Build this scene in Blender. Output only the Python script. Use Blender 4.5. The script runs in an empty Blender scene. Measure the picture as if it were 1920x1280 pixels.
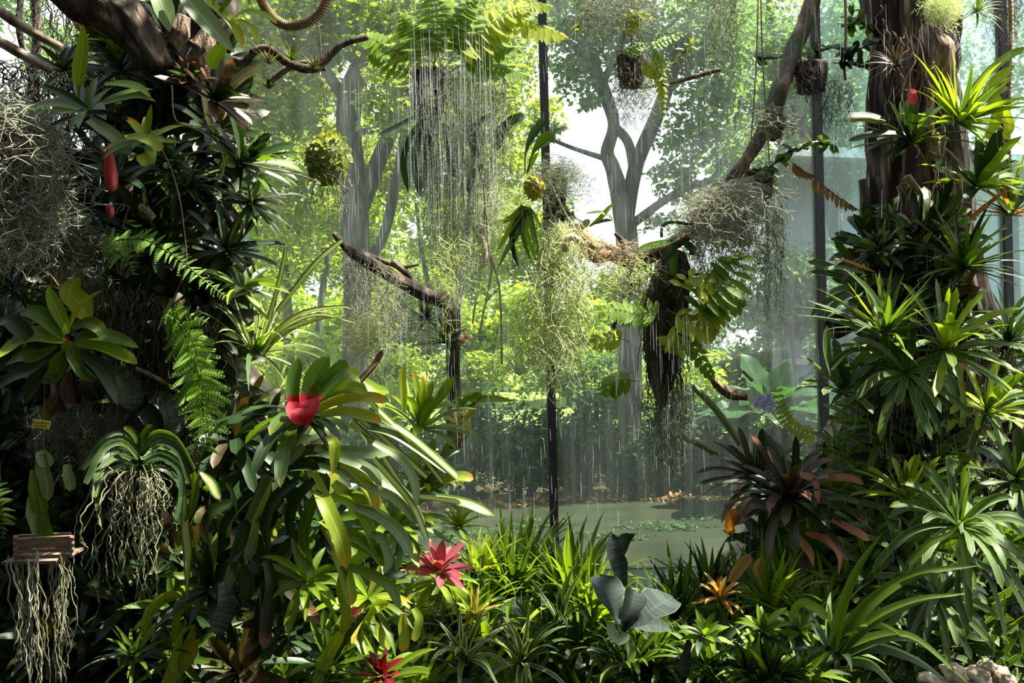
import bpy, math, random
import numpy as np
from mathutils import Vector, Matrix, noise
# ------------------------------------------------------------------ camera, sky, sun, exposure
sc = bpy.context.scene
COL = sc.collection
FPX = 1663.0
EYE = Vector((0.0, 0.0, 1.6))
ROLL = math.radians(1.35)
CR, SR = math.cos(ROLL), math.sin(ROLL)
RIGHT = Vector((CR, 0, -SR)); UPV = Vector((SR, 0, CR)); FWD = Vector((0, 1, 0))
cam_d = bpy.data.cameras.new('camera'); cam = bpy.data.objects.new('camera', cam_d); COL.objects.link(cam)
cam_d.sensor_width = 36.0; cam_d.lens = 36.0 * FPX / 1920.0; cam_d.clip_end = 400
M = Matrix((( RIGHT.x, UPV.x, -FWD.x, EYE.x), (RIGHT.y, UPV.y, -FWD.y, EYE.y), (RIGHT.z, UPV.z, -FWD.z, EYE.z), (0, 0, 0, 1)))
cam.matrix_world = M
sc.camera = cam
sc.view_settings.view_transform = 'Standard'; sc.view_settings.look = 'None'
sc.view_settings.gamma = 1.0; sc.view_settings.use_curve_mapping = False
sc.view_settings.exposure = 0.18
try:
    sc.cycles.max_bounces = 8; sc.cycles.diffuse_bounces = 3; sc.cycles.glossy_bounces = 2
    sc.cycles.transmission_bounces = 5; sc.cycles.transparent_max_bounces = 16
    sc.cycles.sample_clamp_indirect = 6.0
    sc.cycles.caustics_reflective = False; sc.cycles.caustics_refractive = False
except Exception: pass
world = bpy.data.worlds.new('sky'); sc.world = world; world.use_nodes = True
wn = world.node_tree; wn.nodes.clear()
wo = wn.nodes.new('ShaderNodeOutputWorld'); wb = wn.nodes.new('ShaderNodeBackground')
wg = wn.nodes.new('ShaderNodeTexGradient'); wt = wn.nodes.new('ShaderNodeTexCoord'); wr = wn.nodes.new('ShaderNodeValToRGB')
wm = wn.nodes.new('ShaderNodeSeparateXYZ')
wn.links.new(wt.outputs['Generated'], wm.inputs[0]); wn.links.new(wm.outputs['Z'], wr.inputs['Fac'])
wr.color_ramp.elements[0].color = (0.98, 0.98, 1.0, 1); wr.color_ramp.elements[0].position = 0.0
wr.color_ramp.elements[1].color = (0.78, 0.88, 1.0, 1); wr.color_ramp.elements[1].position = 0.9
wn.links.new(wr.outputs['Color'], wb.inputs['Color']); wb.inputs['Strength'].default_value = 1.85
wn.links.new(wb.outputs[0], wo.inputs[0])
SUN_TO = Vector((0.46, 0.03, 0.85)).normalized()
sun_d = bpy.data.lights.new('sun', 'SUN'); sun_d.energy = 17.0; sun_d.angle = math.radians(0.6); sun_d.color = (1.0, 0.94, 0.80)
sun = bpy.data.objects.new('sun', sun_d); COL.objects.link(sun)
sun.rotation_euler = SUN_TO.to_track_quat('Z', 'Y').to_euler(); sun.location = (6, 1, 12)

# ------------------------------------------------------------------ helpers
RND = random.Random(7)
def P(x, y, d): return EYE + FWD * d + RIGHT * ((x - 960.0) / FPX * d) + UPV * (-(y - 640.0) / FPX * d)
def S(px, d): return px * d / FPX
def tag(o, label=None, cat=None, group=None, kind=None):
    if label: o['label'] = label
    if cat: o['category'] = cat
    if group: o['group'] = group
    if kind: o['kind'] = kind
    return o
def empty(name, loc, label=None, cat=None, group=None):
    o = bpy.data.objects.new(name, None); o.empty_display_size = .05; o.location = loc; COL.objects.link(o)
    return tag(o, label, cat, group)
class MB:
    def __init__(s): s.v = []; s.f = []; s.a = []; s.m = []
    def quad_strip(s, rows, att):
        b = len(s.v); k = len(rows[0])
        for r in rows: s.v.extend(r)
        for r in att: s.a.extend(r)
        for i in range(len(rows) - 1):
            for j in range(k - 1):
                p = b + i * k + j; s.f.append((p, p + 1, p + k + 1, p + k))
    def ring_strip(s, rings, att=None, cap=True):
        b = len(s.v); k = len(rings[0])
        for i, r in enumerate(rings):
            s.v.extend(r)
            s.a.extend([(j / k, i / max(1, len(rings) - 1), 0.5) for j in range(k)] if att is None else att[i])
        for i in range(len(rings) - 1):
            for j in range(k):
                p = b + i * k; q = (j + 1) % k
                s.f.append((p + j, p + q, p + k + q, p + k + j))
        if cap:
            s.f.append(tuple(b + j for j in range(k))[::-1]); e = b + (len(rings) - 1) * k
            s.f.append(tuple(e + j for j in range(k)))
    def build(s, name, mat, parent=None, origin=None, smooth=True):
        me = bpy.data.meshes.new(name)
        o0 = Vector(origin) if origin is not None else (parent.location.copy() if parent is not None else Vector((0, 0, 0)))
        if parent is not None: o0 = wloc(parent)
        me.from_pydata([(p[0] - o0.x, p[1] - o0.y, p[2] - o0.z) for p in s.v], [], s.f)
        at = me.attributes.new('lf', 'FLOAT_VECTOR', 'POINT')
        at.data.foreach_set('vector', np.array(s.a, dtype=np.float32).ravel())
        return finish(me, name, mat, parent, origin, smooth)
WL = {}
def wloc(o):
    return WL.get(o.name, o.location.copy())
def finish(me, name, mat, parent, origin, smooth=True):
    if smooth: me.polygons.foreach_set('use_smooth', [True] * len(me.polygons))
    if isinstance(mat, (list, tuple)):
        for m in mat: me.materials.append(m)
    else: me.materials.append(mat)
    o = bpy.data.objects.new(name, me); COL.objects.link(o)
    if parent is not None:
        o.parent = parent; WL[o.name] = wloc(parent)
    elif origin is not None: o.location = origin
    return o
def npmesh(name, V, F, A, mat, parent=None, origin=None, smooth=True):
    """V (n,3) world, F (m,k) faces, A (n,3) attribute"""
    o0 = np.array(wloc(parent) if parent is not None else (origin if origin is not None else (0, 0, 0)), dtype=np.float64)
    me = bpy.data.meshes.new(name); n = len(V); m, k = F.shape
    me.vertices.add(n); me.vertices.foreach_set('co', (V - o0).astype(np.float32).ravel())
    me.loops.add(m * k); me.loops.foreach_set('vertex_index', F.astype(np.int32).ravel())
    me.polygons.add(m); me.polygons.foreach_set('loop_start', np.arange(0, m * k, k, dtype=np.int32))
    try: me.polygons.foreach_set('loop_total', np.full(m, k, dtype=np.int32))
    except Exception: pass
    me.update(calc_edges=True)
    at = me.attributes.new('lf', 'FLOAT_VECTOR', 'POINT'); at.data.foreach_set('vector', A.astype(np.float32).ravel())
    return finish(me, name, mat, parent, origin, smooth)
def catmull(pts, n):
    pts = [Vector(p) for p in pts]
    if len(pts) == 2: return [pts[0].lerp(pts[1], i / n) for i in range(n + 1)]
    out = []; m = len(pts) - 1
    for i in range(n + 1):
        t = i / n * m; k = min(int(t), m - 1); u = t - k
        p0 = pts[k - 1] if k > 0 else pts[0] * 2 - pts[1]; p1 = pts[k]; p2 = pts[k + 1]
        p3 = pts[k + 2] if k + 2 <= m else pts[m] * 2 - pts[m - 1]
        out.append(0.5 * ((2 * p1) + (p2 - p0) * u + (2 * p0 - 5 * p1 + 4 * p2 - p3) * u * u + (3 * p1 - p0 - 3 * p2 + p3) * u ** 3))
    return out
PROF = {
 'strap': lambda v: min(1, 0.62 + 1.1 * v) * (1 if v < .72 else math.sqrt(max(0, 1 - ((v - .72) / .28) ** 2)) * .98 + .02),
 'round': lambda v: (0.55 + .45 * min(1, v * 2.2)) * (1 if v < .85 else math.sqrt(max(0, 1 - ((v - .85) / .15) ** 2)) * .97 + .03),
 'taper': lambda v: (1 - v) ** .75 * (.7 + .3 * min(1, v * 4)) + .01,
 'lance': lambda v: max(.02, math.sin(math.pi * min(1, (v * .92 + .08))) ** .8) if v < .999 else .02,
 'oval': lambda v: max(.05, math.sin(math.pi * min(1, v ** .85 * .95 + .05)) ** .6) if v < .999 else .03,
 'paddle': lambda v: (.16 + .84 * max(0, min(1, (v - .25) / .4)) ** 1.3) * (1 if v < .8 else math.sqrt(max(0, 1 - ((v - .8) / .2) ** 2)) * .97 + .03),
 'grass': lambda v: (1 - v ** 2.2) * .95 + .05,
 'fan': lambda v: (.22 + .78 * min(1, v / .7) ** 1.1) * (1 if v < .74 else math.sqrt(max(0, 1 - ((v - .74) / .26) ** 2)) * .95 + .05),
 'para': lambda v: 1.0 if v < .97 else .8,
}
def blade_from(mb, pts, W, prof, fold, nrm, rnd, wave=0.0, cross=5, curl=0.0):
    n = len(pts) - 1; rows = []; att = []; pf = PROF[prof]; side = None
    ph = rnd * 40
    for i, p in enumerate(pts):
        t = (pts[min(i + 1, n)] - pts[max(i - 1, 0)])
        if t.length < 1e-9: t = Vector((0, 0, -1))
        t.normalize()
        s_ = t.cross(nrm)
        if s_.length < 1e-4: s_ = side if side is not None else Vector((1, 0, 0))
        s_.normalize()
        if side is not None:
            if s_.dot(side) < 0: s_ = -s_
            s_ = (s_ + side * .6).normalized()
        side = s_; nn = side.cross(t).normalized()
        if nn.dot(nrm) < 0 and i == 0: pass
        v = i / n; w = W * .5 * pf(v); r = []; a = []
        for j in range(cross):
            u = j / (cross - 1) * 2 - 1
            h = fold * (abs(u) ** 1.3) * w * (1 - .5 * v) + (wave * W * math.sin(ph + v * 19 + u * 1.5) * abs(u) if wave else 0)
            c = curl * w * (1 - u * u)
            r.append(p + side * (u * w) + nn * (h - c)); a.append((u * .5 + .5, v, rnd))
        rows.append(r); att.append(a)
        nrm = nn
    mb.quad_strip(rows, att)
def blade(mb, base, d, nrm, L, W, prof='strap', droop=.6, fold=.35, n=9, rnd=0.5, cross=5, wave=0.0, bend=None):
    pts = [base.copy()]; dd = d.normalized(); st = L / n
    for i in range(n):
        k = (i + .5) / n
        dd = dd + Vector((0, 0, -1)) * (droop * k * 2 / n) * (0.35 + math.hypot(dd.x, dd.y))
        if bend is not None: dd += bend * (1.0 / n)
        dd.normalize(); pts.append(pts[-1] + dd * st)
    blade_from(mb, pts, W, prof, fold, nrm, rnd, wave, cross)
def rosette(name, cat, label, group, px, py, d, L, W, n, mats, axis=(0, .85, -.35), e=(14, 82), droop=.5, prof='strap', fold=.35,
            split=True, seed=0, heart=None, trace=(), nlo=9, lmin=.75, wave=0.0, flower=None, sector=None, cross=5, base_r=None):
    """axis=(x, up, toward-away) ; L, W in pixels at depth d"""
    R = random.Random(seed * 977 + int(px) * 31 + int(py)); c = P(px, py, d)
    a = (RIGHT * axis[0] + UPV * axis[1] + FWD * (axis[2] * .7)).normalized()
    if n < 40 and cat != 'orchid': n = int(n * 1.3)
    if group == 'bromeliads on the right trunk': n = int(n * 1.22); L = L * 1.06; W = W * .95
    if prof == 'lance' and n >= 14 and W > 18: W = W * .82; L = L * 1.06; n = int(n * 1.15)
    if split and not heart and not trace and any(q in label for q in ('shaded', 'dim ', 'filler', 'dark rosette', 'dark narrow')): split = False
    W = W * .88
    e1 = a.cross(Vector((.31, .17, .93)));  e1.normalize(); e2 = a.cross(e1).normalized()
    Lm, Wm = S(L, d), S(W, d)
    if not isinstance(mats, (list, tuple)): mats = [mats]
    root = empty(name, c, label, cat, group) if (split or heart or flower or trace) else None
    mb = MB(); br = base_r if base_r is not None else Wm * .3
    bym = {}
    for i in range(n):
        t = i / max(1, n - 1); ph = i * 2.39996 + R.uniform(-.3, .3)
        th = math.radians(e[0] + (e[1] - e[0]) * t ** .85 + R.uniform(-13, 13))
        rad = e1 * math.cos(ph) + e2 * math.sin(ph)
        if sector is not None:
            sv = (RIGHT * sector[0] + UPV * sector[1] + FWD * sector[2]).normalized()
            rad = (rad + sv * sector[3]).normalized()
        dr = a * math.cos(th) + rad * math.sin(th)
        nn = (a - dr * a.dot(dr))
        if nn.length < .05: nn = -rad
        nn.normalize()
        ll = Lm * R.uniform(lmin - .1, 1.08) * (.72 + .28 * min(1, t * 2.2)); rn = R.random()
        m = mats[int(rn * 997) % len(mats)] if len(mats) > 1 else mats[0]
        b = c + rad * br * (.3 + .7 * t) - a * (Wm * .4 * t)
        tgt = MB() if split else bym.setdefault(m.name, (m, MB()))[1]
        blade(tgt, b, dr, nn, ll, Wm * R.uniform(.85, 1.1), prof, droop * R.uniform(.7, 1.3), fold, nlo, rn, cross, wave,
              bend=(e1 * R.uniform(-.35, .35) + e2 * R.uniform(-.35, .35)))
        if split: tgt.build('leaf', m, root)
    if not split:
        if root is None and len(bym) == 1:
            m, q = list(bym.values())[0]; root = q.build(name, m, None, c); tag(root, label, cat, group)
        else:
            if root is None: root = empty(name, c, label, cat, group)
            for m, q in bym.values(): q.build('foliage', m, root)
    for tr in trace: traced(root, d - .07, *tr)
    if heart: # short coloured inner cup leaves
        hm, hn, hl, hw = heart; q = MB()
        for i in range(hn):
            ph = i * 2.39996; th = math.radians(12 + 38 * i / hn); rad = e1 * math.cos(ph) + e2 * math.sin(ph)
            dr = a * math.cos(th) + rad * math.sin(th)
            blade(q, c + rad * br * .3 + a * Wm * .1, dr, (a - dr * a.dot(dr)).normalized(), S(hl, d) * R.uniform(.8, 1.1), S(hw, d), 'lance', .1, .5, 6, R.random())
        tag(q.build('flower_heart', hm, root))
    if flower: flower(root, c, a, d, R)
    return root
def traced(root, d, mat, w, prof, pts, fold=.3, nrm=None, name='leaf', rnd=None, n=12, wave=0.0, label=None):
    """pts: pixel path (x, y[, depth offset]) ; w pixels"""
    v = [P(q[0], q[1], d + (q[2] if len(q) > 2 else 0)) for q in pts]
    c = catmull(v, n); mb = MB()
    nv = Vector((.15, -.75, .65)) if nrm is None else Vector(nrm)
    blade_from(mb, c, S(w, d), prof, fold, nv.normalized(), rnd if rnd is not None else RND.random(), wave)
    o = mb.build(name, mat, root)
    if label: o['label'] = label
    return o
def plant(name, cat, label, group, d, base, leaves, **k):
    root = empty(name, P(base[0], base[1], d), label, cat, group)
    for l in leaves: traced(root, d, *l, **k)
    return root
def tubes(paths, radii, sides=3, taper=None):
    """paths (N,M,3) ; radii (N,) -> V,F,A"""
    N, Mn, _ = paths.shape; T = np.gradient(paths, axis=1); T /= np.linalg.norm(T, axis=2, keepdims=True) + 1e-9
    ref = np.tile(np.array([.3, .9, .2]), (N, Mn, 1)); A1 = np.cross(T, ref); A1 /= np.linalg.norm(A1, axis=2, keepdims=True) + 1e-9
    A2 = np.cross(T, A1); tp = np.ones(Mn) if taper is None else taper
    V = []; ang = np.arange(sides) / sides * 2 * math.pi
    r = (radii[:, None] * tp[None, :])[:, :, None, None]
    V = paths[:, :, None, :] + r * (A1[:, :, None, :] * np.cos(ang)[None, None, :, None] + A2[:, :, None, :] * np.sin(ang)[None, None, :, None])
    V = V.reshape(-1, 3); j = np.arange(sides); i = np.arange(Mn - 1)
    base = (i[:, None] * sides + j[None, :]); nx = (i[:, None] * sides + (j[None, :] + 1) % sides)
    q = np.stack([base, nx, nx + sides, base + sides], -1).reshape(-1, 4)
    F = (q[None] + (np.arange(N) * Mn * sides)[:, None, None]).reshape(-1, 4)
    u = np.tile(ang / 6.283, N * Mn); v = np.tile(np.repeat(np.linspace(0, 1, Mn), sides), N); rr = np.repeat(np.random.RandomState(3).rand(N), Mn * sides)
    return V, F, np.stack([u, v, rr], -1)
def branch(name, pts, radii, mat, parent=None, sides=14, seg=None, rough=.12, fs=5.0, origin=None, stretch=.35):
    m = len(pts) - 1; seg = seg or max(12, m * 10); c = catmull(pts, seg); mb = MB(); rings = []; at = []
    T = (c[1] - c[0]).normalized(); s1 = T.cross(Vector((0.1, 1, .05))).normalized(); run = 0
    for i, p in enumerate(c):
        if i: run += (c[i] - c[i - 1]).length
        T = (c[min(i + 1, seg)] - c[max(i - 1, 0)]).normalized(); s1 = (s1 - T * s1.dot(T)).normalized(); s2 = T.cross(s1)
        t = i / seg * m; k = min(int(t), m - 1); r = radii[k] * (1 - (t - k)) + radii[k + 1] * (t - k); rg = []
        for j in range(sides):
            a = j / sides * 2 * math.pi; cx, sy = math.cos(a), math.sin(a)
            nz = noise.noise(Vector((cx * fs * .6, sy * fs * .6, run * fs * stretch + m))) + .35 * noise.noise(Vector((cx * fs * 4, sy * fs * 4, run * fs * stretch * 3))) + .5 * noise.noise(Vector((cx * fs * 1.7, sy * fs * 1.7, run * fs * stretch * 2.3)))
            rr = r * (1 + rough * nz * 2); rg.append(p + s1 * (cx * rr) + s2 * (sy * rr))
        rings.append(rg)
    mb.ring_strip(rings); return mb.build(name, mat, parent, origin if origin is not None else (None if parent else pts[0]))
def px_branch(name, pts, d, rad, mat, parent=None, **k):
    v = [P(q[0], q[1], d + (q[2] if len(q) > 2 else 0)) for q in pts]
    rr = [S(r, d) for r in rad]
    if len(rr) != len(v): rr = [rr[0] + (rr[-1] - rr[0]) * i / (len(v) - 1) for i in range(len(v))]
    return branch(name, v, rr, mat, parent, **k)
ROOF_Y = 1.5
# ------------------------------------------------------------------ materials
def nt(name):
    m = bpy.data.materials.new(name); m.use_nodes = True; t = m.node_tree; t.nodes.clear(); return m, t
def N(t, kind, **k):
    n = t.nodes.new(kind)
    for a, b in k.items():
        if hasattr(n, a): setattr(n, a, b)
    return n
def lk(t, a, b): t.links.new(a, b)
def mathn(t, op, a, b=None, c=None, clamp=False):
    n = t.nodes.new('ShaderNodeMath'); n.operation = op; n.use_clamp = clamp
    for i, x in enumerate((a, b, c)):
        if x is None: continue
        if isinstance(x, (int, float)): n.inputs[i].default_value = x
        else: t.links.new(x, n.inputs[i])
    return n.outputs[0]
def mixc(t, f, a, b, mode='MIX'):
    n = t.nodes.new('ShaderNodeMix'); n.data_type = 'RGBA'; n.blend_type = mode
    for s, x in ((0, f), (6, a), (7, b)):
        if isinstance(x, (int, float)): n.inputs[s].default_value = x
        elif isinstance(x, tuple): n.inputs[s].default_value = (*x[:3], 1)
        else: t.links.new(x, n.inputs[s])
    return n.outputs[2]
def noise_tex(t, scale, detail=2, vec=None, mapping=None):
    n = t.nodes.new('ShaderNodeTexNoise'); n.inputs['Scale'].default_value = scale; n.inputs['Detail'].default_value = detail
    tc = t.nodes.new('ShaderNodeTexCoord'); src = vec or tc.outputs['Object']
    if mapping:
        mp = t.nodes.new('ShaderNodeMapping'); mp.inputs['Scale'].default_value = mapping; lk(t, src, mp.inputs[0]); src = mp.outputs[0]
    lk(t, src, n.inputs['Vector']); return n.outputs['Fac']
def leafmat(name, c, c2=None, tip=None, tipv=.8, edge=None, edgew=.8, base=None, basev=.25, mid=1.35, rough=.35, tl=.4, spots=None, stripe=.25, band=None):
    m, t = nt(name); c2 = c2 or tuple(x * .55 for x in c)
    at = N(t, 'ShaderNodeAttribute'); at.attribute_name = 'lf'; sp = N(t, 'ShaderNodeSeparateXYZ'); lk(t, at.outputs['Vector'], sp.inputs[0])
    u, v, r = sp.outputs
    nz = noise_tex(t, 9, 3)
    oi = N(t, 'ShaderNodeObjectInfo')
    f = mathn(t, 'ADD', mathn(t, 'MULTIPLY', nz, .8), mathn(t, 'MULTIPLY', r, .75)); f = mathn(t, 'SUBTRACT', f, .35, clamp=True)
    col = mixc(t, f, c, c2)
    au = mathn(t, 'ABSOLUTE', mathn(t, 'SUBTRACT', mathn(t, 'MULTIPLY', u, 2), 1))
    # fine veins running along the blade
    st = mathn(t, 'MULTIPLY', mathn(t, 'SINE', mathn(t, 'MULTIPLY', u, 60)), stripe * .5)
    col = mixc(t, 1.0, col, col_from(t, mathn(t, 'ADD', st, 1.0)), 'MULTIPLY')
    mr = mathn(t, 'LESS_THAN', au, .07); col = mixc(t, mathn(t, 'MULTIPLY', mr, .6), col, tuple(min(1, x * mid + .03) for x in c))
    if base:
        bf = mathn(t, 'MULTIPLY', mathn(t, 'SUBTRACT', basev + .05, mathn(t, 'ADD', v, mathn(t, 'MULTIPLY', nz, .1))), 12, clamp=True); col = mixc(t, bf, col, base)
    if edge: col = mixc(t, mathn(t, 'MULTIPLY', mathn(t, 'SUBTRACT', au, edgew), 14, clamp=True), col, edge)
    if band:
        bw = N(t, 'ShaderNodeTexNoise'); bw.inputs['Scale'].default_value = 1; cb = N(t, 'ShaderNodeCombineXYZ')
        lk(t, mathn(t, 'MULTIPLY', v, 38), cb.inputs[0]); lk(t, mathn(t, 'MULTIPLY', r, 20), cb.inputs[1]); lk(t, cb.outputs[0], bw.inputs['Vector'])
        col = mixc(t, mathn(t, 'MULTIPLY', mathn(t, 'SUBTRACT', bw.outputs['Fac'], .48), 9, clamp=True), col, band)
    if spots:
        sn = noise_tex(t, 60, 1); col = mixc(t, mathn(t, 'MULTIPLY', mathn(t, 'SUBTRACT', sn, .60), 14, clamp=True), col, spots)
    if tip:
        n2 = noise_tex(t, 22, 2)
        tv = mathn(t, 'ADD', v, mathn(t, 'ADD', mathn(t, 'MULTIPLY', n2, .22), mathn(t, 'MULTIPLY', r, .16)))
        col = mixc(t, mathn(t, 'MULTIPLY', mathn(t, 'SUBTRACT', tv, tipv + .2), 8, clamp=True), col, tip)
    pb = N(t, 'ShaderNodeBsdfPrincipled'); lk(t, col, pb.inputs['Base Color']); pb.inputs['Roughness'].default_value = rough + .06
    pb.inputs['Specular IOR Level'].default_value = .36
    bp = N(t, 'ShaderNodeBump'); bp.inputs['Strength'].default_value = .25; bp.inputs['Distance'].default_value = .003
    lk(t, mathn(t, 'ADD', st, mathn(t, 'MULTIPLY', nz, 1.5)), bp.inputs['Height']); lk(t, bp.outputs[0], pb.inputs['Normal'])
    tr = N(t, 'ShaderNodeBsdfTranslucent'); lk(t, mixc(t, 1.0, col, (1.0, 1.0, .35), 'MULTIPLY'), tr.inputs['Color'])
    br = mixc(t, 1.0, col, (1.5, 1.45, .55), 'MULTIPLY'); lk(t, br, tr.inputs['Color'])
    mx = N(t, 'ShaderNodeMixShader'); mx.inputs[0].default_value = tl; lk(t, pb.outputs[0], mx.inputs[1]); lk(t, tr.outputs[0], mx.inputs[2])
    o = N(t, 'ShaderNodeOutputMaterial'); lk(t, mx.outputs[0], o.inputs[0]); return m
def col_from(t, val):
    c = t.nodes.new('ShaderNodeCombineColor')
    for i in range(3): lk(t, val, c.inputs[i])
    return c.outputs[0]
def bark(name, c1, c2, c3=None, scale=14, vert=.18, bump=.9, rough=.9, moss=None):
    m, t = nt(name)
    n1 = noise_tex(t, scale, 5, mapping=(1, 1, vert)); n2 = noise_tex(t, scale * .3, 3)
    rp = N(t, 'ShaderNodeValToRGB'); lk(t, n1, rp.inputs[0]); e = rp.color_ramp.elements
    e[0].position = .38; e[0].color = (*[x * .35 for x in c1], 1); e[1].position = .66; e[1].color = (*c2, 1)
    q = rp.color_ramp.elements.new(.5); q.color = (*c1, 1)
    col = rp.outputs[0]
    if c3: col = mixc(t, mathn(t, 'MULTIPLY', mathn(t, 'SUBTRACT', n2, .5), 6, clamp=True), col, c3)
    if moss:
        n3 = noise_tex(t, 7, 4); col = mixc(t, mathn(t, 'MULTIPLY', mathn(t, 'SUBTRACT', n3, .54), 9, clamp=True), col, moss)
    pb = N(t, 'ShaderNodeBsdfPrincipled'); lk(t, col, pb.inputs['Base Color']); pb.inputs['Roughness'].default_value = rough
    bp = N(t, 'ShaderNodeBump'); bp.inputs['Strength'].default_value = bump; bp.inputs['Distance'].default_value = .03; lk(t, n1, bp.inputs['Height']); lk(t, bp.outputs[0], pb.inputs['Normal'])
    o = N(t, 'ShaderNodeOutputMaterial'); lk(t, pb.outputs[0], o.inputs[0]); return m
def plain(name, c, rough=.6, c2=None, scale=20, tl=0, metal=0, bump=0, spec=.5):
    m, t = nt(name); col = c
    pb = N(t, 'ShaderNodeBsdfPrincipled'); pb.inputs['Specular IOR Level'].default_value = spec; pb.inputs['Roughness'].default_value = rough; pb.inputs['Metallic'].default_value = metal
    n1 = noise_tex(t, scale, 3); cc = mixc(t, mathn(t, 'MULTIPLY', mathn(t, 'SUBTRACT', n1, .35), 3, clamp=True), c, c2 or tuple(x * .6 for x in c)); lk(t, cc, pb.inputs['Base Color'])
    if bump:
        bp = N(t, 'ShaderNodeBump'); bp.inputs['Strength'].default_value = bump; bp.inputs['Distance'].default_value = .02; lk(t, n1, bp.inputs['Height']); lk(t, bp.outputs[0], pb.inputs['Normal'])
    out = pb.outputs[0]
    if tl:
        tr = N(t, 'ShaderNodeBsdfTranslucent'); lk(t, cc, tr.inputs['Color']); mx = N(t, 'ShaderNodeMixShader'); mx.inputs[0].default_value = tl
        lk(t, out, mx.inputs[1]); lk(t, tr.outputs[0], mx.inputs[2]); out = mx.outputs[0]
    o = N(t, 'ShaderNodeOutputMaterial'); lk(t, out, o.inputs[0]); return m
G = leafmat
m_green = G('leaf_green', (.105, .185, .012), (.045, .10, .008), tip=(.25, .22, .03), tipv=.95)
m_dark = G('leaf_dark', (.020, .044, .006), (.009, .022, .005), rough=.32, tl=.25)  # leaf green darkened so shade among the plants sits in the colour
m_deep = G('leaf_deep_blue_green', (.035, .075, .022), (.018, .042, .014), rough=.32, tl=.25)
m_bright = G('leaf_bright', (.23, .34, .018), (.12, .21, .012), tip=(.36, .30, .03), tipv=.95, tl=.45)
m_yel = G('leaf_yellow_green', (.36, .42, .035), (.20, .30, .025), tip=(.50, .30, .03), tipv=.86, tl=.5)
m_gold = G('leaf_gold_tipped', (.22, .34, .04), (.42, .36, .03), tip=(.50, .30, .02), tipv=.74, tl=.45)
m_pale = G('leaf_pale_silver', (.22, .30, .13), (.10, .16, .06), tip=(.3, .28, .14), tipv=.95, tl=.3, rough=.38)
m_blue = G('leaf_grey_blue', (.018, .032, .026), (.045, .068, .056), rough=.75, tl=.12, edge=(.15, .20, .17), edgew=.93, stripe=.04, band=(.055, .08, .066))
m_red_tip = G('leaf_red_brown', (.075, .042, .026), (.035, .035, .014), tip=(.22, .095, .065), tipv=.7, rough=.35, tl=.3)
m_salmon = G('leaf_salmon', (.42, .17, .11), (.30, .16, .08), tip=(.5, .2, .12), tipv=.5, rough=.4, tl=.35)
m_olive = G('leaf_olive_brown', (.055, .055, .012), (.035, .028, .014), tip=(.10, .06, .03), tipv=.75, rough=.35, tl=.25)
m_orange = G('leaf_orange', (.50, .20, .03), (.32, .12, .02), tl=.4)
m_dry = G('leaf_dry', (.42, .27, .10), (.25, .14, .05), rough=.7, tl=.25)
m_var = G('leaf_white_edged', (.08, .16, .035), (.05, .11, .025), edge=(.62, .66, .42), edgew=.62, tip=(.35, .3, .1), tipv=.98)
m_varl = G('leaf_green_edged_cream', (.55, .58, .22), (.45, .50, .16), edge=(.07, .17, .04), edgew=.55, tl=.4)
m_rim = G('leaf_pale_rimmed', (.07, .14, .018), (.04, .09, .012), edge=(.30, .40, .17), edgew=.84, rough=.5, tl=.3)
m_neo = G('leaf_red_based', (.16, .30, .05), (.10, .20, .03), base=(.62, .012, .03), basev=.36, rough=.25, tl=.3)
m_pink = G('bract_pink', (.42, .085, .12), (.26, .06, .08), tip=(.42, .34, .26), tipv=.86, rough=.35, tl=.35)
m_crim = G('bract_crimson', (.20, .006, .015), (.08, .004, .009), rough=.5, tl=.3)
m_redh = G('bract_red', (.50, .012, .03), (.30, .01, .02), rough=.55, tl=.35)
m_band = G('leaf_banded', (.045, .075, .055), (.025, .045, .035), band=(.12, .16, .13), rough=.4, tl=.15)
m_fern = G('fern_green', (.21, .33, .03), (.12, .23, .02), rough=.45, tl=.5, mid=1.1)
m_ferny = G('fern_yellow_green', (.42, .46, .04), (.26, .36, .03), rough=.4, tl=.55, mid=1.1, tip=(.5, .36, .04), tipv=.9)
m_lace = G('fern_lacy', (.28, .46, .10), (.16, .32, .05), rough=.5, tl=.4, mid=1.0, stripe=.1)
m_fernb = G('fern_brown', (.30, .16, .07), (.2, .1, .04), rough=.7, tl=.3)
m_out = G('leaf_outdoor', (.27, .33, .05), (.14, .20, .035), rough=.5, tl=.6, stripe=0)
m_outy = G('leaf_outdoor_sunny', (.42, .50, .07), (.24, .36, .05), rough=.5, tl=.5, stripe=0)  # sunlit copy of the outdoor leaf, sunshine put into the colour
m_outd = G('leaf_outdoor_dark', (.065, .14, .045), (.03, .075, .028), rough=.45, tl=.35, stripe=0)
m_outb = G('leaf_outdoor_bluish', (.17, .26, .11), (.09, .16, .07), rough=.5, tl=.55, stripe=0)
m_bark = bark('bark_brown', (.085, .058, .038), (.26, .19, .13), c3=(.05, .04, .03), scale=20, vert=.4, bump=1.0, moss=(.06, .07, .03))
m_barkr = bark('bark_right', (.05, .036, .026), (.32, .23, .15), scale=26, vert=.16, bump=1.0)
m_bark_far = bark('bark_grey', (.06, .055, .045), (.15, .135, .105), scale=9, vert=.3, bump=.5)
m_barkl = bark('bark_pale_sunlit', (.22, .15, .10), (.55, .43, .30), scale=30, vert=.3, bump=1.0)  # paler bark: sunlight painted into the flakes, plain bark on the scaly limb
m_path = plain('wet_path', (.036, .042, .022), .9, (.014, .020, .010), 2.2, bump=1, spec=.08)
m_wood = bark('bare_wood', (.20, .15, .10), (.38, .31, .22), scale=24, vert=.1, bump=.4)
m_darkwood = bark('dark_branch', (.05, .038, .028), (.15, .11, .08), scale=26, vert=.2, bump=.7)
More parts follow.
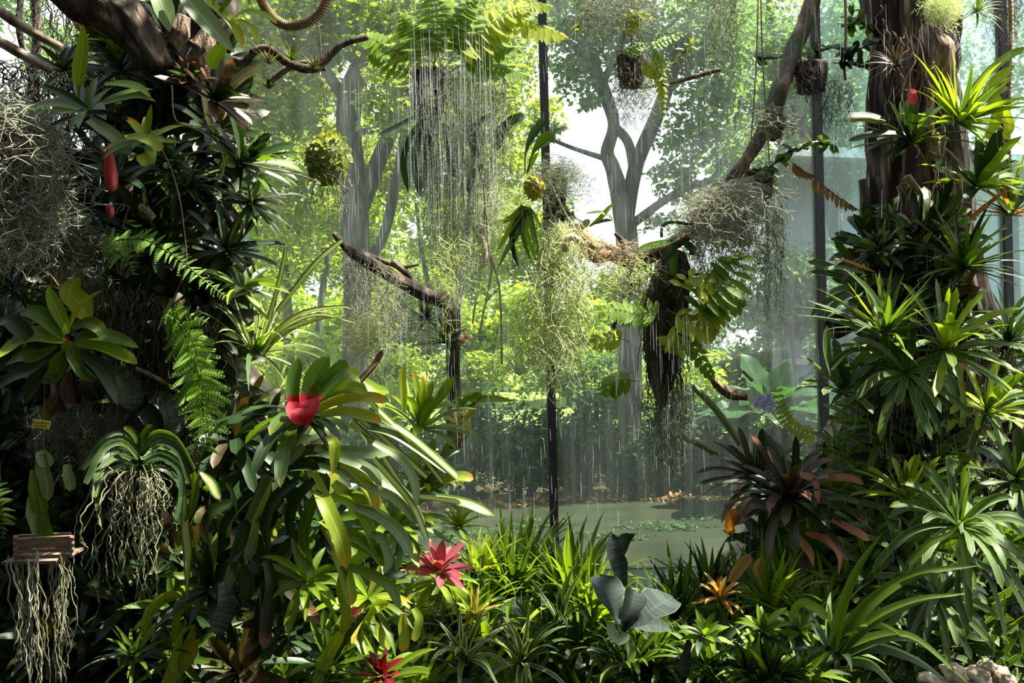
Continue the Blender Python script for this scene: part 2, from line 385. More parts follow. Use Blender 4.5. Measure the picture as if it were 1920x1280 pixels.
m_soil = bark('planting_bank', (.014, .011, .008), (.035, .027, .018), scale=9, vert=1, bump=1.0, moss=(.015, .024, .007))
m_root = plain('aerial_root', (.25, .27, .15), .6, (.15, .15, .09), 30)
m_rootw = plain('white_root', (.50, .47, .36), .6, (.3, .28, .2), 30)
m_rootd = plain('dark_root', (.07, .055, .035), .8, (.03, .025, .018), 30)
m_moss = plain('grey_moss', (.60, .60, .47), .9, (.38, .40, .30), 14, tl=.4)
m_mossy = plain('pale_green_moss', (.86, .92, .55), .9, (.66, .74, .40), 14, tl=.55)
m_mossd = plain('dull_moss', (.34, .38, .27), .9, (.20, .23, .15), 14, tl=.4)
m_ball = plain('tan_moss', (.55, .46, .16), .95, (.30, .27, .07), 60, tl=.1, bump=.8)
m_goldm = plain('golden_moss', (.52, .44, .05), .95, (.30, .24, .03), 60, tl=.1, bump=.8)
m_rope = plain('rope', (.36, .26, .13), .85, (.2, .14, .07), 60)
m_basket = bark('basket_fibre', (.030, .022, .018), (.085, .065, .05), scale=50, vert=.1, bump=1)
m_slat = plain('wooden_slat', (.30, .22, .15), .7, (.18, .12, .08), 40)
m_metal = plain('black_mullion', (.008, .008, .008), .7, (.014, .014, .014), 10)
m_string = plain('string', (.25, .2, .13), .9)
m_label = plain('yellow_tag', (.90, .84, .12), .5, (.84, .78, .10), 8)
m_ink = plain('tag_ink', (.14, .10, .01), .6)
m_stone = plain('pale_stone', (.75, .64, .48), .9, (.45, .36, .25), 18, bump=.8)
m_bamb = plain('bamboo', (.34, .42, .20), .45, (.24, .32, .14), 6)
m_flow = plain('lilac_petal', (.78, .74, .97), .6, (.62, .57, .90), 60, tl=.4)
m_redf = plain('red_pitcher', (.60, .07, .035), .35, (.35, .04, .03), 9, tl=.2)
m_cream = plain('cream_flower', (.8, .72, .6), .5, (.7, .6, .45), 40, tl=.3)
m_tan = plain('tan_pod', (.55, .44, .28), .6, (.35, .27, .16), 20)
m_brownb = plain('brown_bark_sheath', (.36, .22, .12), .7, (.12, .07, .04), 22)
m_dry2 = G('leaf_litter_leaf', (.26, .15, .06), (.14, .08, .03), rough=.8, tl=.1)
m_lawn = plain('lawn', (.26, .34, .05), .9, (.14, .22, .03), 1.2)
m_litter = plain('leaf_litter', (.085, .06, .032), .95, (.035, .035, .018), 6, bump=1, spec=.1)
m_tealw = plain('teal_panel', (.20, .30, .30), .35, (.15, .24, .25), 2)
m_shell = plain('dark_shell', (.035, .04, .035), .9)
m_white = plain('white_frame', (.55, .6, .6), .5)
def waterm():
    m, t = nt('pond_water'); pb = N(t, 'ShaderNodeBsdfPrincipled'); pb.inputs['Base Color'].default_value = (.010, .020, .012, 1); pb.inputs['Specular IOR Level'].default_value = .22
    pb.inputs['Roughness'].default_value = .12; bp = N(t, 'ShaderNodeBump'); bp.inputs['Strength'].default_value = .35; bp.inputs['Distance'].default_value = .03
    lk(t, noise_tex(t, 9, 2), bp.inputs['Height']); lk(t, bp.outputs[0], pb.inputs['Normal']); o = N(t, 'ShaderNodeOutputMaterial'); lk(t, pb.outputs[0], o.inputs[0]); return m
m_pond = waterm()
def glassm(name, tint, haze, streak, hz=(.62, .80, .78)):
    m, t = nt(name); tp = N(t, 'ShaderNodeBsdfTransparent'); tp.inputs[0].default_value = (*tint, 1)
    tr = N(t, 'ShaderNodeBsdfTranslucent'); tr.inputs[0].default_value = (*hz, 1); df = N(t, 'ShaderNodeBsdfDiffuse'); df.inputs[0].default_value = (*hz, 1)
    a = N(t, 'ShaderNodeMixShader'); a.inputs[0].default_value = .35; lk(t, tr.outputs[0], a.inputs[1]); lk(t, df.outputs[0], a.inputs[2])
    n1 = noise_tex(t, 1, 2, mapping=(22, 22, .4)); n2 = noise_tex(t, 1.1, 3)
    f = mathn(t, 'MULTIPLY', mathn(t, 'SUBTRACT', n1, .45), streak * 4, clamp=True)
    f = mathn(t, 'ADD', mathn(t, 'MULTIPLY', f, n2), mathn(t, 'MULTIPLY', n2, haze * 2), clamp=True)
    b = N(t, 'ShaderNodeMixShader'); lk(t, f, b.inputs[0]); lk(t, tp.outputs[0], b.inputs[1]); lk(t, a.outputs[0], b.inputs[2])
    gl = N(t, 'ShaderNodeBsdfGlossy'); gl.inputs['Roughness'].default_value = .05; c = N(t, 'ShaderNodeMixShader')
    fr = N(t, 'ShaderNodeFresnel'); fr.inputs[0].default_value = 1.35; lk(t, fr.outputs[0], c.inputs[0]); lk(t, b.outputs[0], c.inputs[1]); lk(t, gl.outputs[0], c.inputs[2])
    o = N(t, 'ShaderNodeOutputMaterial'); lk(t, c.outputs[0], o.inputs[0]); return m
m_glass = glassm('wet_glass', (.92, .97, .95), .06, .12, (.86, .92, .87))
m_glass2 = glassm('hazy_glass', (.80, .93, .91), .12, .2)
def dropm():
    m, t = nt('falling_water'); tp = N(t, 'ShaderNodeBsdfTransparent'); tr = N(t, 'ShaderNodeBsdfTranslucent'); tr.inputs[0].default_value = (.85, .92, .95, 1)
    df = N(t, 'ShaderNodeBsdfDiffuse'); df.inputs[0].default_value = (.85, .92, .95, 1)
    a = N(t, 'ShaderNodeMixShader'); lk(t, tr.outputs[0], a.inputs[1]); lk(t, df.outputs[0], a.inputs[2])
    b = N(t, 'ShaderNodeMixShader'); b.inputs[0].default_value = .5; lk(t, tp.outputs[0], b.inputs[1]); lk(t, a.outputs[0], b.inputs[2])
    o = N(t, 'ShaderNodeOutputMaterial'); lk(t, b.outputs[0], o.inputs[0]); return m
m_drop = dropm()
# ------------------------------------------------------------------ setting: floor, glass wall, planting bank, garden ground
def box(mb, x0, x1, y0, y1, z0, z1):
    b = len(mb.v); mb.v += [Vector(p) for p in ((x0,y0,z0),(x1,y0,z0),(x1,y1,z0),(x0,y1,z0),(x0,y0,z1),(x1,y0,z1),(x1,y1,z1),(x0,y1,z1))]
    mb.a += [(0, 0, .5)] * 8
    for f in ((0,3,2,1),(4,5,6,7),(0,1,5,4),(1,2,6,5),(2,3,7,6),(3,0,4,7)): mb.f.append(tuple(b + i for i in f))
def obox(mb, c, ax, ay, az):
    """box with centre c and half-axis vectors"""
    b = len(mb.v)
    for s in ((-1,-1,-1),(1,-1,-1),(1,1,-1),(-1,1,-1),(-1,-1,1),(1,-1,1),(1,1,1),(-1,1,1)): mb.v.append(c + ax * s[0] + ay * s[1] + az * s[2])
    mb.a += [(0, 0, .5)] * 8
    for f in ((0,3,2,1),(4,5,6,7),(0,1,5,4),(1,2,6,5),(2,3,7,6),(3,0,4,7)): mb.f.append(tuple(b + i for i in f))
def grid_surface(name, nx, ny, fn, mat, kind='structure', close=False):
    V = []; F = []
    for j in range(ny + 1):
        for i in range(nx + 1): V.append(fn(i / nx, j / ny))
    for j in range(ny):
        for i in range(nx):
            p = j * (nx + 1) + i; F.append((p, p + 1, p + nx + 2, p + nx + 1))
    me = bpy.data.meshes.new(name); me.from_pydata(V, [], F); me.attributes.new('lf', 'FLOAT_VECTOR', 'POINT')
    o = finish(me, name, mat, None, None); tag(o, kind=kind); return o
# glass wall
posts = [(-420, 4.7), (413, 4.85), (1031, 5.15), (1541, 5.45), (1891, 5.85), (2330, 6.2)]
pp = [P(x, 640, d) for x, d in posts]
for i, p in enumerate(pp):
    w = .024; mb = MB(); box(mb, p.x - w, p.x + w, p.y - .035, p.y + .035, -.05, 4.6)
    if 1 <= i <= 4:
        pass
    o = mb.build('wall_mullion', m_metal, None, (p.x, p.y, 0), smooth=False); tag(o, kind='structure')
for i in range(len(pp) - 1):
    a, b = pp[i], pp[i + 1]; dv = (b - a); dv.z = 0; dv.normalize(); nv = Vector((-dv.y, dv.x, 0)); mb = MB()
    c = (a + b) / 2; c.z = 2.28; hl = ((b - a).length) / 2 - .02
    obox(mb, c, dv * hl, nv * .005, Vector((0, 0, 2.3)))
    o = mb.build('window_%d' % (i + 1), m_glass if i < 3 else m_glass2, None, c, smooth=False); tag(o, kind='structure')
# unseen solid roof and walls round the viewer, added to hold back sky light
mb = MB(); box(mb, -5, 6, -4.2, -4, 0, 4.8); tag(mb.build('shade_wall_back', m_shell, smooth=False), kind='structure')
mb = MB(); box(mb, -5.2, -5, -4.2, 4.6, 0, 4.8); tag(mb.build('shade_wall_left', m_shell, smooth=False), kind='structure')
mb = MB(); box(mb, -5, 6, -4.2, ROOF_Y, 4.8, 4.9); tag(mb.build('shade_ceiling', m_shell, smooth=False), kind='structure')
mb = MB(); box(mb, -5, 7, -4.2, 5.3, -.06, 0); tag(mb.build('floor', m_soil, smooth=False), kind='structure')
def sky_ground(u, v):
    x = -30 + 70 * u; y = 4.4 + 46 * v ** 1.6
    return Vector((x, y, -.10 + .5 * max(0, (y - 12) / 30) + (.10 * noise.noise(Vector((x * .5, y * .5, 0))) if y > 9 else 0) + (.10 if (y > 8.9) else 0)))
grid_surface('ground', 60, 60, sky_ground, m_litter)
def lawnf(u, v):
    x = -24 + 56 * u; y = 12 + 34 * v
    return Vector((x, y, .06 + .5 * max(0, (y - 12) / 30) + .15 * noise.noise(Vector((x * .4, y * .4, 3))) + .1))
grid_surface('lawn', 30, 30, lawnf, m_lawn)
def pondf(u, v):
    x = -2.2 + 9.5 * u; y = 5.4 + (1.05 + .12 * math.sin(x * 1.3)) * v; return Vector((x, y, -.04))
grid_surface('pond_water', 20, 10, pondf, m_pond)
def pathf(u, v):
    x = -6 + 18 * u; y = 6.3 + (2.45 + .15 * math.sin(x * 1.1)) * v; return Vector((x, y, -.03 + .02 * noise.noise(Vector((x, y, 1))) + .04 * min(1, v * 8)))
grid_surface('path', 60, 8, pathf, m_path)
# planting bank
BK = [(-260, 470), (60, 450), (230, 470), (400, 590), (520, 760), (620, 890), (740, 1010), (860, 1120), (980, 1190), (1120, 1230), (1240, 1200), (1340, 1080), (1430, 960), (1520, 880), (1600, 740), (1680, 640), (1800, 690), (1940, 720), (2200, 640)]
def bk_top(x):
    for (a, ya), (b, yb) in zip(BK, BK[1:]):
        if a <= x <= b: return ya + (yb - ya) * (x - a) / (b - a)
    return BK[0][1] if x < BK[0][0] else BK[-1][1]
def bank_pt(x, t):
    """t 0 ridge .. 1 foot"""
    top = P(x, bk_top(x), 3.75); z = top.z * (1 - t) ** .8 - .02
    y = 3.75 - 1.15 * t - .12 * math.sin(t * 3.14)
    q = P(x, 640, y); p = Vector((q.x, y, z)); k = noise.noise(p * 3.2) * .10 + noise.noise(p * 9) * .035
    return p + Vector((0, -1, .5)) * k
def bankf(u, v):
    x = -260 + 2460 * u
    if v < .12:
        q = bank_pt(x, 0); return Vector((q.x, q.y + .45 * (1 - v / .12), q.z * (v / .12) if v < .06 else q.z * .98 - .02 * (1 - v / .12)))
    return bank_pt(x, (v - .12) / .88)
grid_surface('terrain_bank', 170, 44, bankf, m_soil)

# ------------------------------------------------------------------ outdoors
NR = np.random.RandomState(11)
def leafcloud(clumps, size, flat=.5):
    if size > .1 and len(clumps) < 60 and size != .13: size = size * .74; clumps = [(c, a, b, e, n * 1.6) for c, a, b, e, n in clumps]
    """clumps: (center Vector, rx, ry, rz, n) -> V,F,A for small folded leaves"""
    Vs = []; As = []
    for c, rx, ry, rz, n in clumps:
        n = int(n); q = NR.normal(size=(n, 3)); q /= np.linalg.norm(q, axis=1, keepdims=True); q *= (NR.rand(n, 1) ** .45)
        # sprigs: gather leaves round smaller knots
        k = max(4, n // 14); kn = q[NR.randint(0, n, k)]; q = kn[NR.randint(0, k, n)] * 1.0 + NR.normal(size=(n, 3)) * .13
        p = q * np.array([rx, ry, rz]) + np.array(c)
        d = NR.normal(size=(n, 3)); d[:, 2] = d[:, 2] * .5 - .35; d /= np.linalg.norm(d, axis=1, keepdims=True)
        up = NR.normal(size=(n, 3)) * .6; up[:, 2] += 1.0; s = np.cross(d, up); s /= np.linalg.norm(s, axis=1, keepdims=True) + 1e-6
        u = np.cross(s, d); L = (size * NR.uniform(.65, 1.25, (n, 1))); W = L * .30
        m = p + d * L * .45
        v = np.stack([p, m + s * W + u * W * .35, p + d * L, m - s * W + u * W * .35], 1)
        Vs.append(v.reshape(-1, 3)); r = NR.rand(n)
        As.append(np.stack([np.tile([.5, .9, .5, .1], n), np.tile([0, .5, 1, .5], n), np.repeat(r, 4)], -1))
    V = np.concatenate(Vs); A = np.concatenate(As); n = len(V) // 4; b = np.arange(n)[:, None] * 4
    F = np.concatenate([b + np.array([[0, 1, 2]]), b + np.array([[0, 2, 3]])], 1).reshape(-1, 3)
    return V, F, A
def pxclumps(rows, d0, k=1.0):
    out = []
    for r in rows:
        x, y, rx, ry, n = r[:5]; d = d0 + (r[5] if len(r) > 5 else 0)
        out.append((P(x, y, d), S(rx, d), S((rx + ry) / 2, d), S(ry, d), n * k))
    return out
def tree(label, d, limbs, clumps, size, leaf, barkm=None, group='garden trees beyond the glass', name='garden_tree', cat='tree', k=1.0):
    x, y = limbs[0][0][0][:2]; b = P(x, y, d); root = empty(name, b, label, cat, group)
    for j, (pts, rad) in enumerate(limbs): px_branch('trunk' if j == 0 else 'bough', pts, d, rad, barkm or m_bark_far, root, sides=9, seg=len(pts) * 6, rough=.10, fs=2.5)
    V, F, A = leafcloud(pxclumps(clumps, d, k), size); npmesh('leaf_clumps', V, F, A, leaf, root)
    return root
def shrub(label, px, py, rx, ry, d, n, size, leaf, group, name='garden_shrub', cat='shrub'):
    c = P(px, py, d); g = Vector((c.x, c.y, 0)); root = empty(name, g, label, cat, group)
    cl = []
    for i in range(7):
        a = i * 2.4; r = .55 * (i / 7) ** .5
        cl.append((c + Vector((math.cos(a) * r * S(rx, d), math.sin(a) * r * S(rx, d) * .6, math.sin(a * 1.7) * r * S(ry, d))), S(rx, d) * .6, S(rx, d) * .45, S(ry, d) * .62, n / 7))
    V, F, A = leafcloud(cl, size); npmesh('foliage', V, F, A, leaf, root)
    branch('stem', [g, g.lerp(c, .5) + Vector((.04, 0, 0)), c], [.03, .025, .012], m_bark_far, root, sides=6, seg=8)
    return root
GT = 'garden trees beyond the glass'
tree('big dark trunked tree with forked limbs behind the hanging moss ball', 10, [
    ([(668, 860), (664, 700), (672, 520), (662, 330), (655, 200), (700, 80), (770, -20), (800, -120)], [30, 27, 25, 26, 24, 17, 13, 10]),
    ([(664, 420), (700, 330), (742, 230), (800, 150), (830, 40)], [20, 17, 14, 12, 9]),
    ([(655, 200), (600, 110), (560, 0), (520, -90)], [13, 10, 8, 6]), ([(672, 520), (720, 440), (745, 330), (760, 230)], [12, 10, 9, 7])],
    [(500, 60, 110, 90, 1500), (610, 40, 110, 80, 1500), (730, 60, 120, 90, 1500), (860, 30, 110, 80, 1200), (470, 190, 80, 90, 900), (560, 200, 90, 80, 1000, .5), (760, 180, 90, 90, 1100, -.6),
     (880, 160, 90, 90, 900, .4), (480, 320, 70, 80, 700, .8), (560, 380, 90, 70, 800, .6), (740, 320, 80, 70, 800, .8), (840, 300, 90, 80, 900, .6), (520, -60, 160, 80, 900), (760, -70, 200, 70, 900)], .12, m_out, k=1.15)
tree('slender pale tree whose trunk splits round an eye-shaped gap behind the centre post', 9, [
    ([(1180, 860), (1182, 640), (1178, 480), (1170, 400), (1150, 320), (1138, 285), (1150, 230), (1128, 160), (1100, 90), (1085, 10), (1070, -80)], [24, 23, 21, 20, 14, 13, 12, 14, 12, 9, 7]),
    ([(1174, 410), (1188, 330), (1200, 290), (1232, 215), (1262, 130), (1290, 40), (1310, -60)], [15, 15, 14, 14, 12, 10, 8]),
    ([(1150, 235), (1178, 268), (1190, 330)], [9, 9, 10]), ([(1142, 300), (1105, 288), (1070, 276), (1036, 262)], [6, 5, 4, 3.5]),
    ([(1186, 420), (1240, 380), (1290, 350), (1340, 330), (1372, 250), (1390, 180)], [9, 8, 7, 6, 5, 4]), ([(1128, 160), (1160, 90), (1175, 20)], [8, 6, 4]), ([(1100, 110), (1055, 60), (1040, -30)], [7, 5, 4])],
    [(1080, 120, 60, 60, 500), (1150, 60, 90, 70, 900), (1080, 30, 80, 60, 700), (1260, 80, 90, 70, 900), (1340, 160, 80, 80, 800), (1290, 250, 70, 60, 500), (1370, 270, 70, 60, 500), (1110, 190, 30, 24, 110),
     (1300, 350, 60, 40, 260), (1250, 330, 40, 30, 110), (1390, 330, 60, 50, 320), (1210, -40, 220, 60, 1200), (1340, 60, 90, 70, 800), (1020, 240, 26, 30, 90), (1240, 420, 40, 30, 90)], .105, m_outb)
tree('leafy tree crowding the gap between the leaning branch and the right-hand trunk', 11, [
    ([(1600, 860), (1590, 600), (1560, 400), (1500, 220), (1450, 60), (1440, -60)], [18, 16, 13, 10, 8, 6]), ([(1560, 400), (1620, 260), (1640, 80)], [9, 7, 5])],
    [(1430, 80, 90, 90, 1000), (1500, 170, 80, 90, 900), (1580, 60, 90, 90, 900), (1600, 220, 80, 90, 800), (1480, 300, 80, 60, 600), (1590, 330, 60, 50, 300), (1420, 200, 60, 60, 400), (1880, 120, 90, 120, 700), (1820, 300, 60, 80, 300)], .12, m_outb, k=1.2)
tree('thin twin stemmed tree far behind the moss-draped fallen branch', 13, [
    ([(846, 820), (850, 640), (870, 480), (890, 300), (900, 100)], [9, 9, 8, 6, 4]), ([(850, 640), (800, 520), (780, 380)], [6, 5, 3])],
    [(900, 160, 110, 110, 1100), (960, 300, 70, 90, 500), (820, 430, 80, 60, 500), (960, 60, 80, 90, 800), (930, 400, 70, 60, 400)], .14, m_out)
tree('far tree with a slim straight stem left of the big forked trunk', 15, [
    ([(545, 800), (540, 600), (525, 420), (510, 200)], [11, 10, 8, 5]), ([(600, 800), (596, 640), (615, 480), (640, 380)], [8, 7, 6, 4])],
    [(450, 120, 90, 120, 1000), (470, 420, 70, 80, 600), (560, 480, 80, 60, 600), (610, 300, 90, 90, 700), (440, 300, 60, 90, 500)], .16, m_out)
tree('far trees showing through roots at the upper left edge', 13, [([(170, 800), (165, 500), (180, 250), (190, 60)], [14, 13, 10, 7])],
    [(130, 100, 90, 70, 500), (200, 60, 60, 60, 300), (60, 240, 60, 60, 120), (130, 380, 80, 50, 200)], .15, m_outb)
# far wood closing the view
for i, (x, y, rx, ry, n, lf, lb, d_) in enumerate([
    (480, 600, 120, 130, 2200, m_outy, 'sunlit bush at the far side of the lawn beside the slim stems', 19),
    (640, 640, 120, 110, 2200, m_outy, 'low sunlit bush behind the foot of the big forked trunk', 18),
    (770, 600, 120, 130, 2400, m_out, 'rounded bush seen far behind the bare drooping branch', 18.5),
    (1000, 470, 100, 110, 900, m_out, 'tall thin bush across the lawn left of centre post', 21),
    (920, 620, 140, 90, 2200, m_outy, 'low sunlit bush across the lawn above the dark hedge', 19),
    (1060, 640, 110, 80, 1800, m_outy, 'low yellow-green bush across the lawn behind the post moss', 18),
    (1290, 620, 130, 100, 2200, m_outb, 'distant bush filling the gap below the white sky', 13),
    (640, 440, 170, 130, 2600, m_out, 'tall far bush behind the big forked trunk', 22),
    (860, 470, 130, 120, 2400, m_out, 'far mass of leaves behind the weeping moss', 22),
    (1150, 590, 110, 90, 1900, m_out, 'far bush directly behind the mossy centre post', 19),
    (430, 700, 120, 110, 1700, m_outy, 'far bush low behind the arching cream striped plant', 17),
    (1480, 560, 130, 100, 1900, m_outb, 'far bush in front of the teal glass pavilion', 10.8),
    (460, 470, 110, 140, 2200, m_out, 'far bush behind the narrow-leaved dark left rosettes', 21),
    (540, 690, 110, 60, 1500, m_out, 'low green bush beyond the lawn edge behind the scarlet bromeliad', 13),
    (720, 700, 120, 55, 1500, m_out, 'low green bush behind the sweeping stalks', 14),
    (890, 705, 110, 45, 1500, m_out, 'low green bush topping the hedge left of the post', 13),
    (1080, 700, 110, 45, 1500, m_outb, 'low green bush topping the hedge right of the post', 13.5),
    (1400, 690, 130, 60, 1700, m_outb, 'low shaded bush behind the elephant ears outside', 12),
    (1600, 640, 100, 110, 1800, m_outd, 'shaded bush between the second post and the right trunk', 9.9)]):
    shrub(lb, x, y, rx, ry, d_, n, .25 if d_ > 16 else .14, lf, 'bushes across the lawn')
for i, (x, w, top, d_, lf, lb) in enumerate(((450, 260, -60, 26, m_out, 'far tall tree at the left end of the tree line'), (690, 260, -40, 27, m_outy, 'far tall sunlit tree behind the big forked trunk'), (900, 240, -60, 25, m_out, 'far tall tree behind the largest hanging fern'), (1440, 240, -40, 24, m_outb, 'far tall tree behind the leaning branch'), (1640, 240, -60, 26, m_outb, 'far tall tree behind the right trunk'), (130, 260, -60, 25, m_outb, 'far tall tree behind the upper left roots'))):
    R_ = random.Random(900 + i)
    tree(lb, d_, [([(x, 690), (x + 6, 450), (x - 8, 200), (x, 0)], [12, 10, 7, 4])], [(x + R_.uniform(-w / 2, w / 2), top + (620 - top) * (k + .5) / 16, R_.uniform(50, 95), R_.uniform(45, 80), 330, R_.uniform(-1, 1)) for k in range(16)], .30, lf)
# dark hedge behind the pond
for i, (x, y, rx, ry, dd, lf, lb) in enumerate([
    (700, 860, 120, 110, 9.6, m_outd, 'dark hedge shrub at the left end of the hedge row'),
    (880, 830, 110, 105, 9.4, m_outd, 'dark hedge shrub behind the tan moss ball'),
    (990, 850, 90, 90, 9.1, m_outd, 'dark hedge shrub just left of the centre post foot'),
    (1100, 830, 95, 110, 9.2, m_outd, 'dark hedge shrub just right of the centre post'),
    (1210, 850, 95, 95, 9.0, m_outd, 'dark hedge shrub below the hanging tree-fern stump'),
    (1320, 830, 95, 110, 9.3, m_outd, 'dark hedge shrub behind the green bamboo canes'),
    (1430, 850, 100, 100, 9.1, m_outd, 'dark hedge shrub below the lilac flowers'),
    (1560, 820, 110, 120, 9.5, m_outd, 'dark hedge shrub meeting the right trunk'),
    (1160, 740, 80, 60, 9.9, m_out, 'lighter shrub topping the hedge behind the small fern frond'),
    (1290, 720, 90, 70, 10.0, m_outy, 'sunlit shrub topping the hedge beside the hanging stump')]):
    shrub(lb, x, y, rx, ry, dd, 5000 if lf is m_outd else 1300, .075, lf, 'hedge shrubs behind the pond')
# fallen leaves on the far bank and moss-green cover at the water's edge
V, F, A = leafcloud([(Vector((x, 8.75 + .25 * math.sin(x * 2), .03)), .5, .28, .02, 150) for x in [-2 + .6 * k for k in range(17)]], .07)
tag(npmesh('fallen_leaves', V, F, A, m_dry2), 'brown fallen leaves littering the far bank of the pond', 'leaf litter', None, 'stuff')
V, F, A = leafcloud([(Vector((-2 + .55 * k, 7.1 + .9 * ((k * 7) % 5) / 5, .02)), .45, .16, .03, 260) for k in range(20)], .045)
tag(npmesh('ground_cover', V, F, A, m_outd), 'low green creeping cover between the pond and the far bank', 'ground cover', None, 'stuff')
# big-leaved plants outside the right pane
def bigleaf(label, px, py, d, L, W, n, seed, mat=None):
    return rosette('elephant_ear_plant', 'plant', label, 'large-leaved plants outside the right pane', px, py, d, L, W, n, mat or m_outg, (0, .9, -.3), (20, 80), .7, 'oval', .25, True, seed, cross=5, wave=.06)
m_outg = G('leaf_big_outdoor', (.045, .12, .025), (.025, .07, .018), rough=.4, tl=.45)
bigleaf('broad-leaved clump outside the glass left of the second post', 1450, 760, 8.2, 120, 70, 11, 5)
bigleaf('smaller broad-leaved clump outside, close to the second post', 1535, 780, 8.6, 100, 60, 10, 6)
bigleaf('broad-leaved clump outside behind the lilac flowers', 1380, 790, 8.4, 80, 50, 9, 8)
# upright strap plants outside on the left
for x, y, L, s, lb in ((600, 760, 130, 1, 'grey-green strap-leaved clump outside behind the striped arching leaves'), (740, 780, 110, 2, 'grey-green strap-leaved clump outside below the drooping branch'),
                       (975, 700, 90, 3, 'strap-leaved clump outside left of the mossy post'), (520, 740, 110, 4, 'strap-leaved clump outside in the shade of the striped plant')):
    rosette('strap_leaf_plant', 'plant', lb, 'strap-leaved clumps on the garden edge', x, y, 9.0, L, 11, 26, m_out, (0, 1, -.1), (5, 60), .5, 'taper', .3, False, s)
# glass pavilion outside on the right
pv = empty('glass_pavilion', P(1700, 760, 12), 'teal glass pavilion seen through the panes behind the right trunk', 'building')
a, b = P(1452, 800, 11.5), P(2300, 800, 13.5); dv = (b - a); dv.z = 0; ln = dv.length; dv.normalize(); nv = Vector((-dv.y, dv.x, 0))
mb = MB(); c = (a + b) / 2; c.z = 1.9; obox(mb, c, dv * ln / 2, nv * .05, Vector((0, 0, 1.75))); mb.build('facade', m_tealw, pv, smooth=False)
mb = MB(); c2 = c + Vector((0, 0, 1.85)) - nv * .4; obox(mb, c2, dv * (ln / 2 + .3), nv * .7, Vector((0, 0, .06))); mb.build('eaves', m_white, pv, smooth=False)
for k in range(9):
    mb = MB(); q = a + dv * (ln * k / 8); q.z = 1.9; obox(mb, q - nv * .09, dv * .04, nv * .04, Vector((0, 0, 1.75))); mb.build('pillar', m_white, pv, smooth=False)
mb = MB(); c3 = c.copy(); c3.z = 1.25; obox(mb, c3 - nv * .09, dv * ln / 2, nv * .03, Vector((0, 0, .04))); mb.build('rail', m_white, pv, smooth=False)
# ------------------------------------------------------------------ unseen leaf clumps over the indoor trunks, added to dapple the sunlight
def trunk_tree(label, pts, d, rad, mat, name, leaf_clumps, leaf, lsize, **k):
    b = P(pts[-1][0], pts[-1][1], d); root = empty(name, b, label, 'tree', None)
    px_branch('trunk', pts, d, rad, mat, root, **k)
    V, F, A = leafcloud(leaf_clumps, lsize); npmesh('leaf_clumps', V, F, A, leaf, root); return root  # leaves out of view, added above the trunk to break up the sun
# ------------------------------------------------------------------ the two epiphyte-laden trunks
def shade_clumps(cx, cy, z, r, k, n, sd):
    R = random.Random(sd); out = []
    for i in range(k):
        a = R.uniform(0, 6.28); q = r * R.random() ** .5
        out.append((Vector((cx + math.cos(a) * q * 1.3, cy + math.sin(a) * q, z + R.uniform(-.3, .5))), .2, .2, .10, n))
    return out
lt = trunk_tree('thick dark trunk on the left carrying bromeliads and a hanging fern', [(318, -560), (312, -80), (318, 120), (300, 330), (285, 520), (275, 760), (262, 1290)], 3.3, [60, 82, 86, 84, 92, 120, 150], m_bark, 'tree', shade_clumps(.9, 3.3, 4.5, 1.8, 26, 60, 3), m_green, .13, sides=48, seg=200, rough=.2, fs=6)
lt.name = 'epiphyte_tree'
rt = trunk_tree('thick shaggy-barked trunk on the right carrying pale-rimmed bromeliads', [(1706, -560), (1708, -80), (1710, 120), (1716, 330), (1740, 560), (1780, 800), (1810, 1290)], 3.5, [50, 72, 74, 76, 90, 120, 150], m_barkr, 'tree', shade_clumps(3.2, 3.2, 4.6, 1.8, 22, 60, 4), m_green, .13, sides=64, seg=240, rough=.24, fs=7, stretch=.2)
rt.name = 'epiphyte_tree'
def bough(label, cat, pts, d, rad, mat, group=None, name='branch', **k):
    o = px_branch(name, pts, d, rad, mat, None, origin=P(pts[0][0], pts[0][1], d), **k); return tag(o, label, cat, group)
GB = 'boughs and limbs among the plants'
bough('thick grey bough leaning across the top of the left trunk', 'branch', [(70, -70), (160, -10), (235, 35), (300, 130)], 2.75, [34, 40, 38, 24], m_bark, GB, sides=40, seg=110, rough=.22, fs=9)
bough('knobbly root-like stub lit by sun beside the pale top leaf', 'branch', [(420, -60, .2), (400, 20), (372, 90), (350, 160)], 2.8, [34, 36, 30, 20], m_barkr, GB, sides=24, seg=50, rough=.25, fs=8)
bough('pale cut limb slanting down at the top left corner', 'branch', [(-40, -10), (20, 35), (70, 65), (116, 90)], 2.5, [10, 10, 9, 8], m_wood, GB, rough=.06)
bough('lower pale limb under the cut limb at the upper left', 'branch', [(-30, 60), (30, 95), (70, 118), (95, 132)], 2.6, [9, 10, 9, 7], m_wood, GB, rough=.08)
bough('long dark leaning limb behind the upper left roots', 'branch', [(-40, 330), (60, 350), (160, 345), (270, 330)], 2.9, [14, 16, 13, 10], m_darkwood, GB, rough=.1)
bough('slim dark limb running down through the left bromeliads', 'branch', [(330, 300), (395, 370), (440, 430), (480, 520)], 2.95, [9, 9, 8, 5], m_darkwood, GB, rough=.12)
bough('wavy vine limb below the rope at the upper left', 'branch', [(418, 106), (455, 116), (478, 96), (505, 92), (540, 118), (590, 128), (640, 85), (690, 70)], 2.9, [7, 8, 7, 6, 7, 8, 6, 5], m_darkwood, GB, rough=.16, seg=70)
bough('second twisted vine limb looping under the wavy one', 'branch', [(500, 160), (520, 142), (545, 125), (580, 118), (610, 130)], 2.95, [5, 6, 6, 5, 4], m_darkwood, GB, rough=.16)
bough('bare slim branch crossing behind the hanging fern on the left', 'branch', [(255, 690), (300, 712), (350, 745)], 2.65, [4, 4, 3], m_wood, GB, rough=.1)
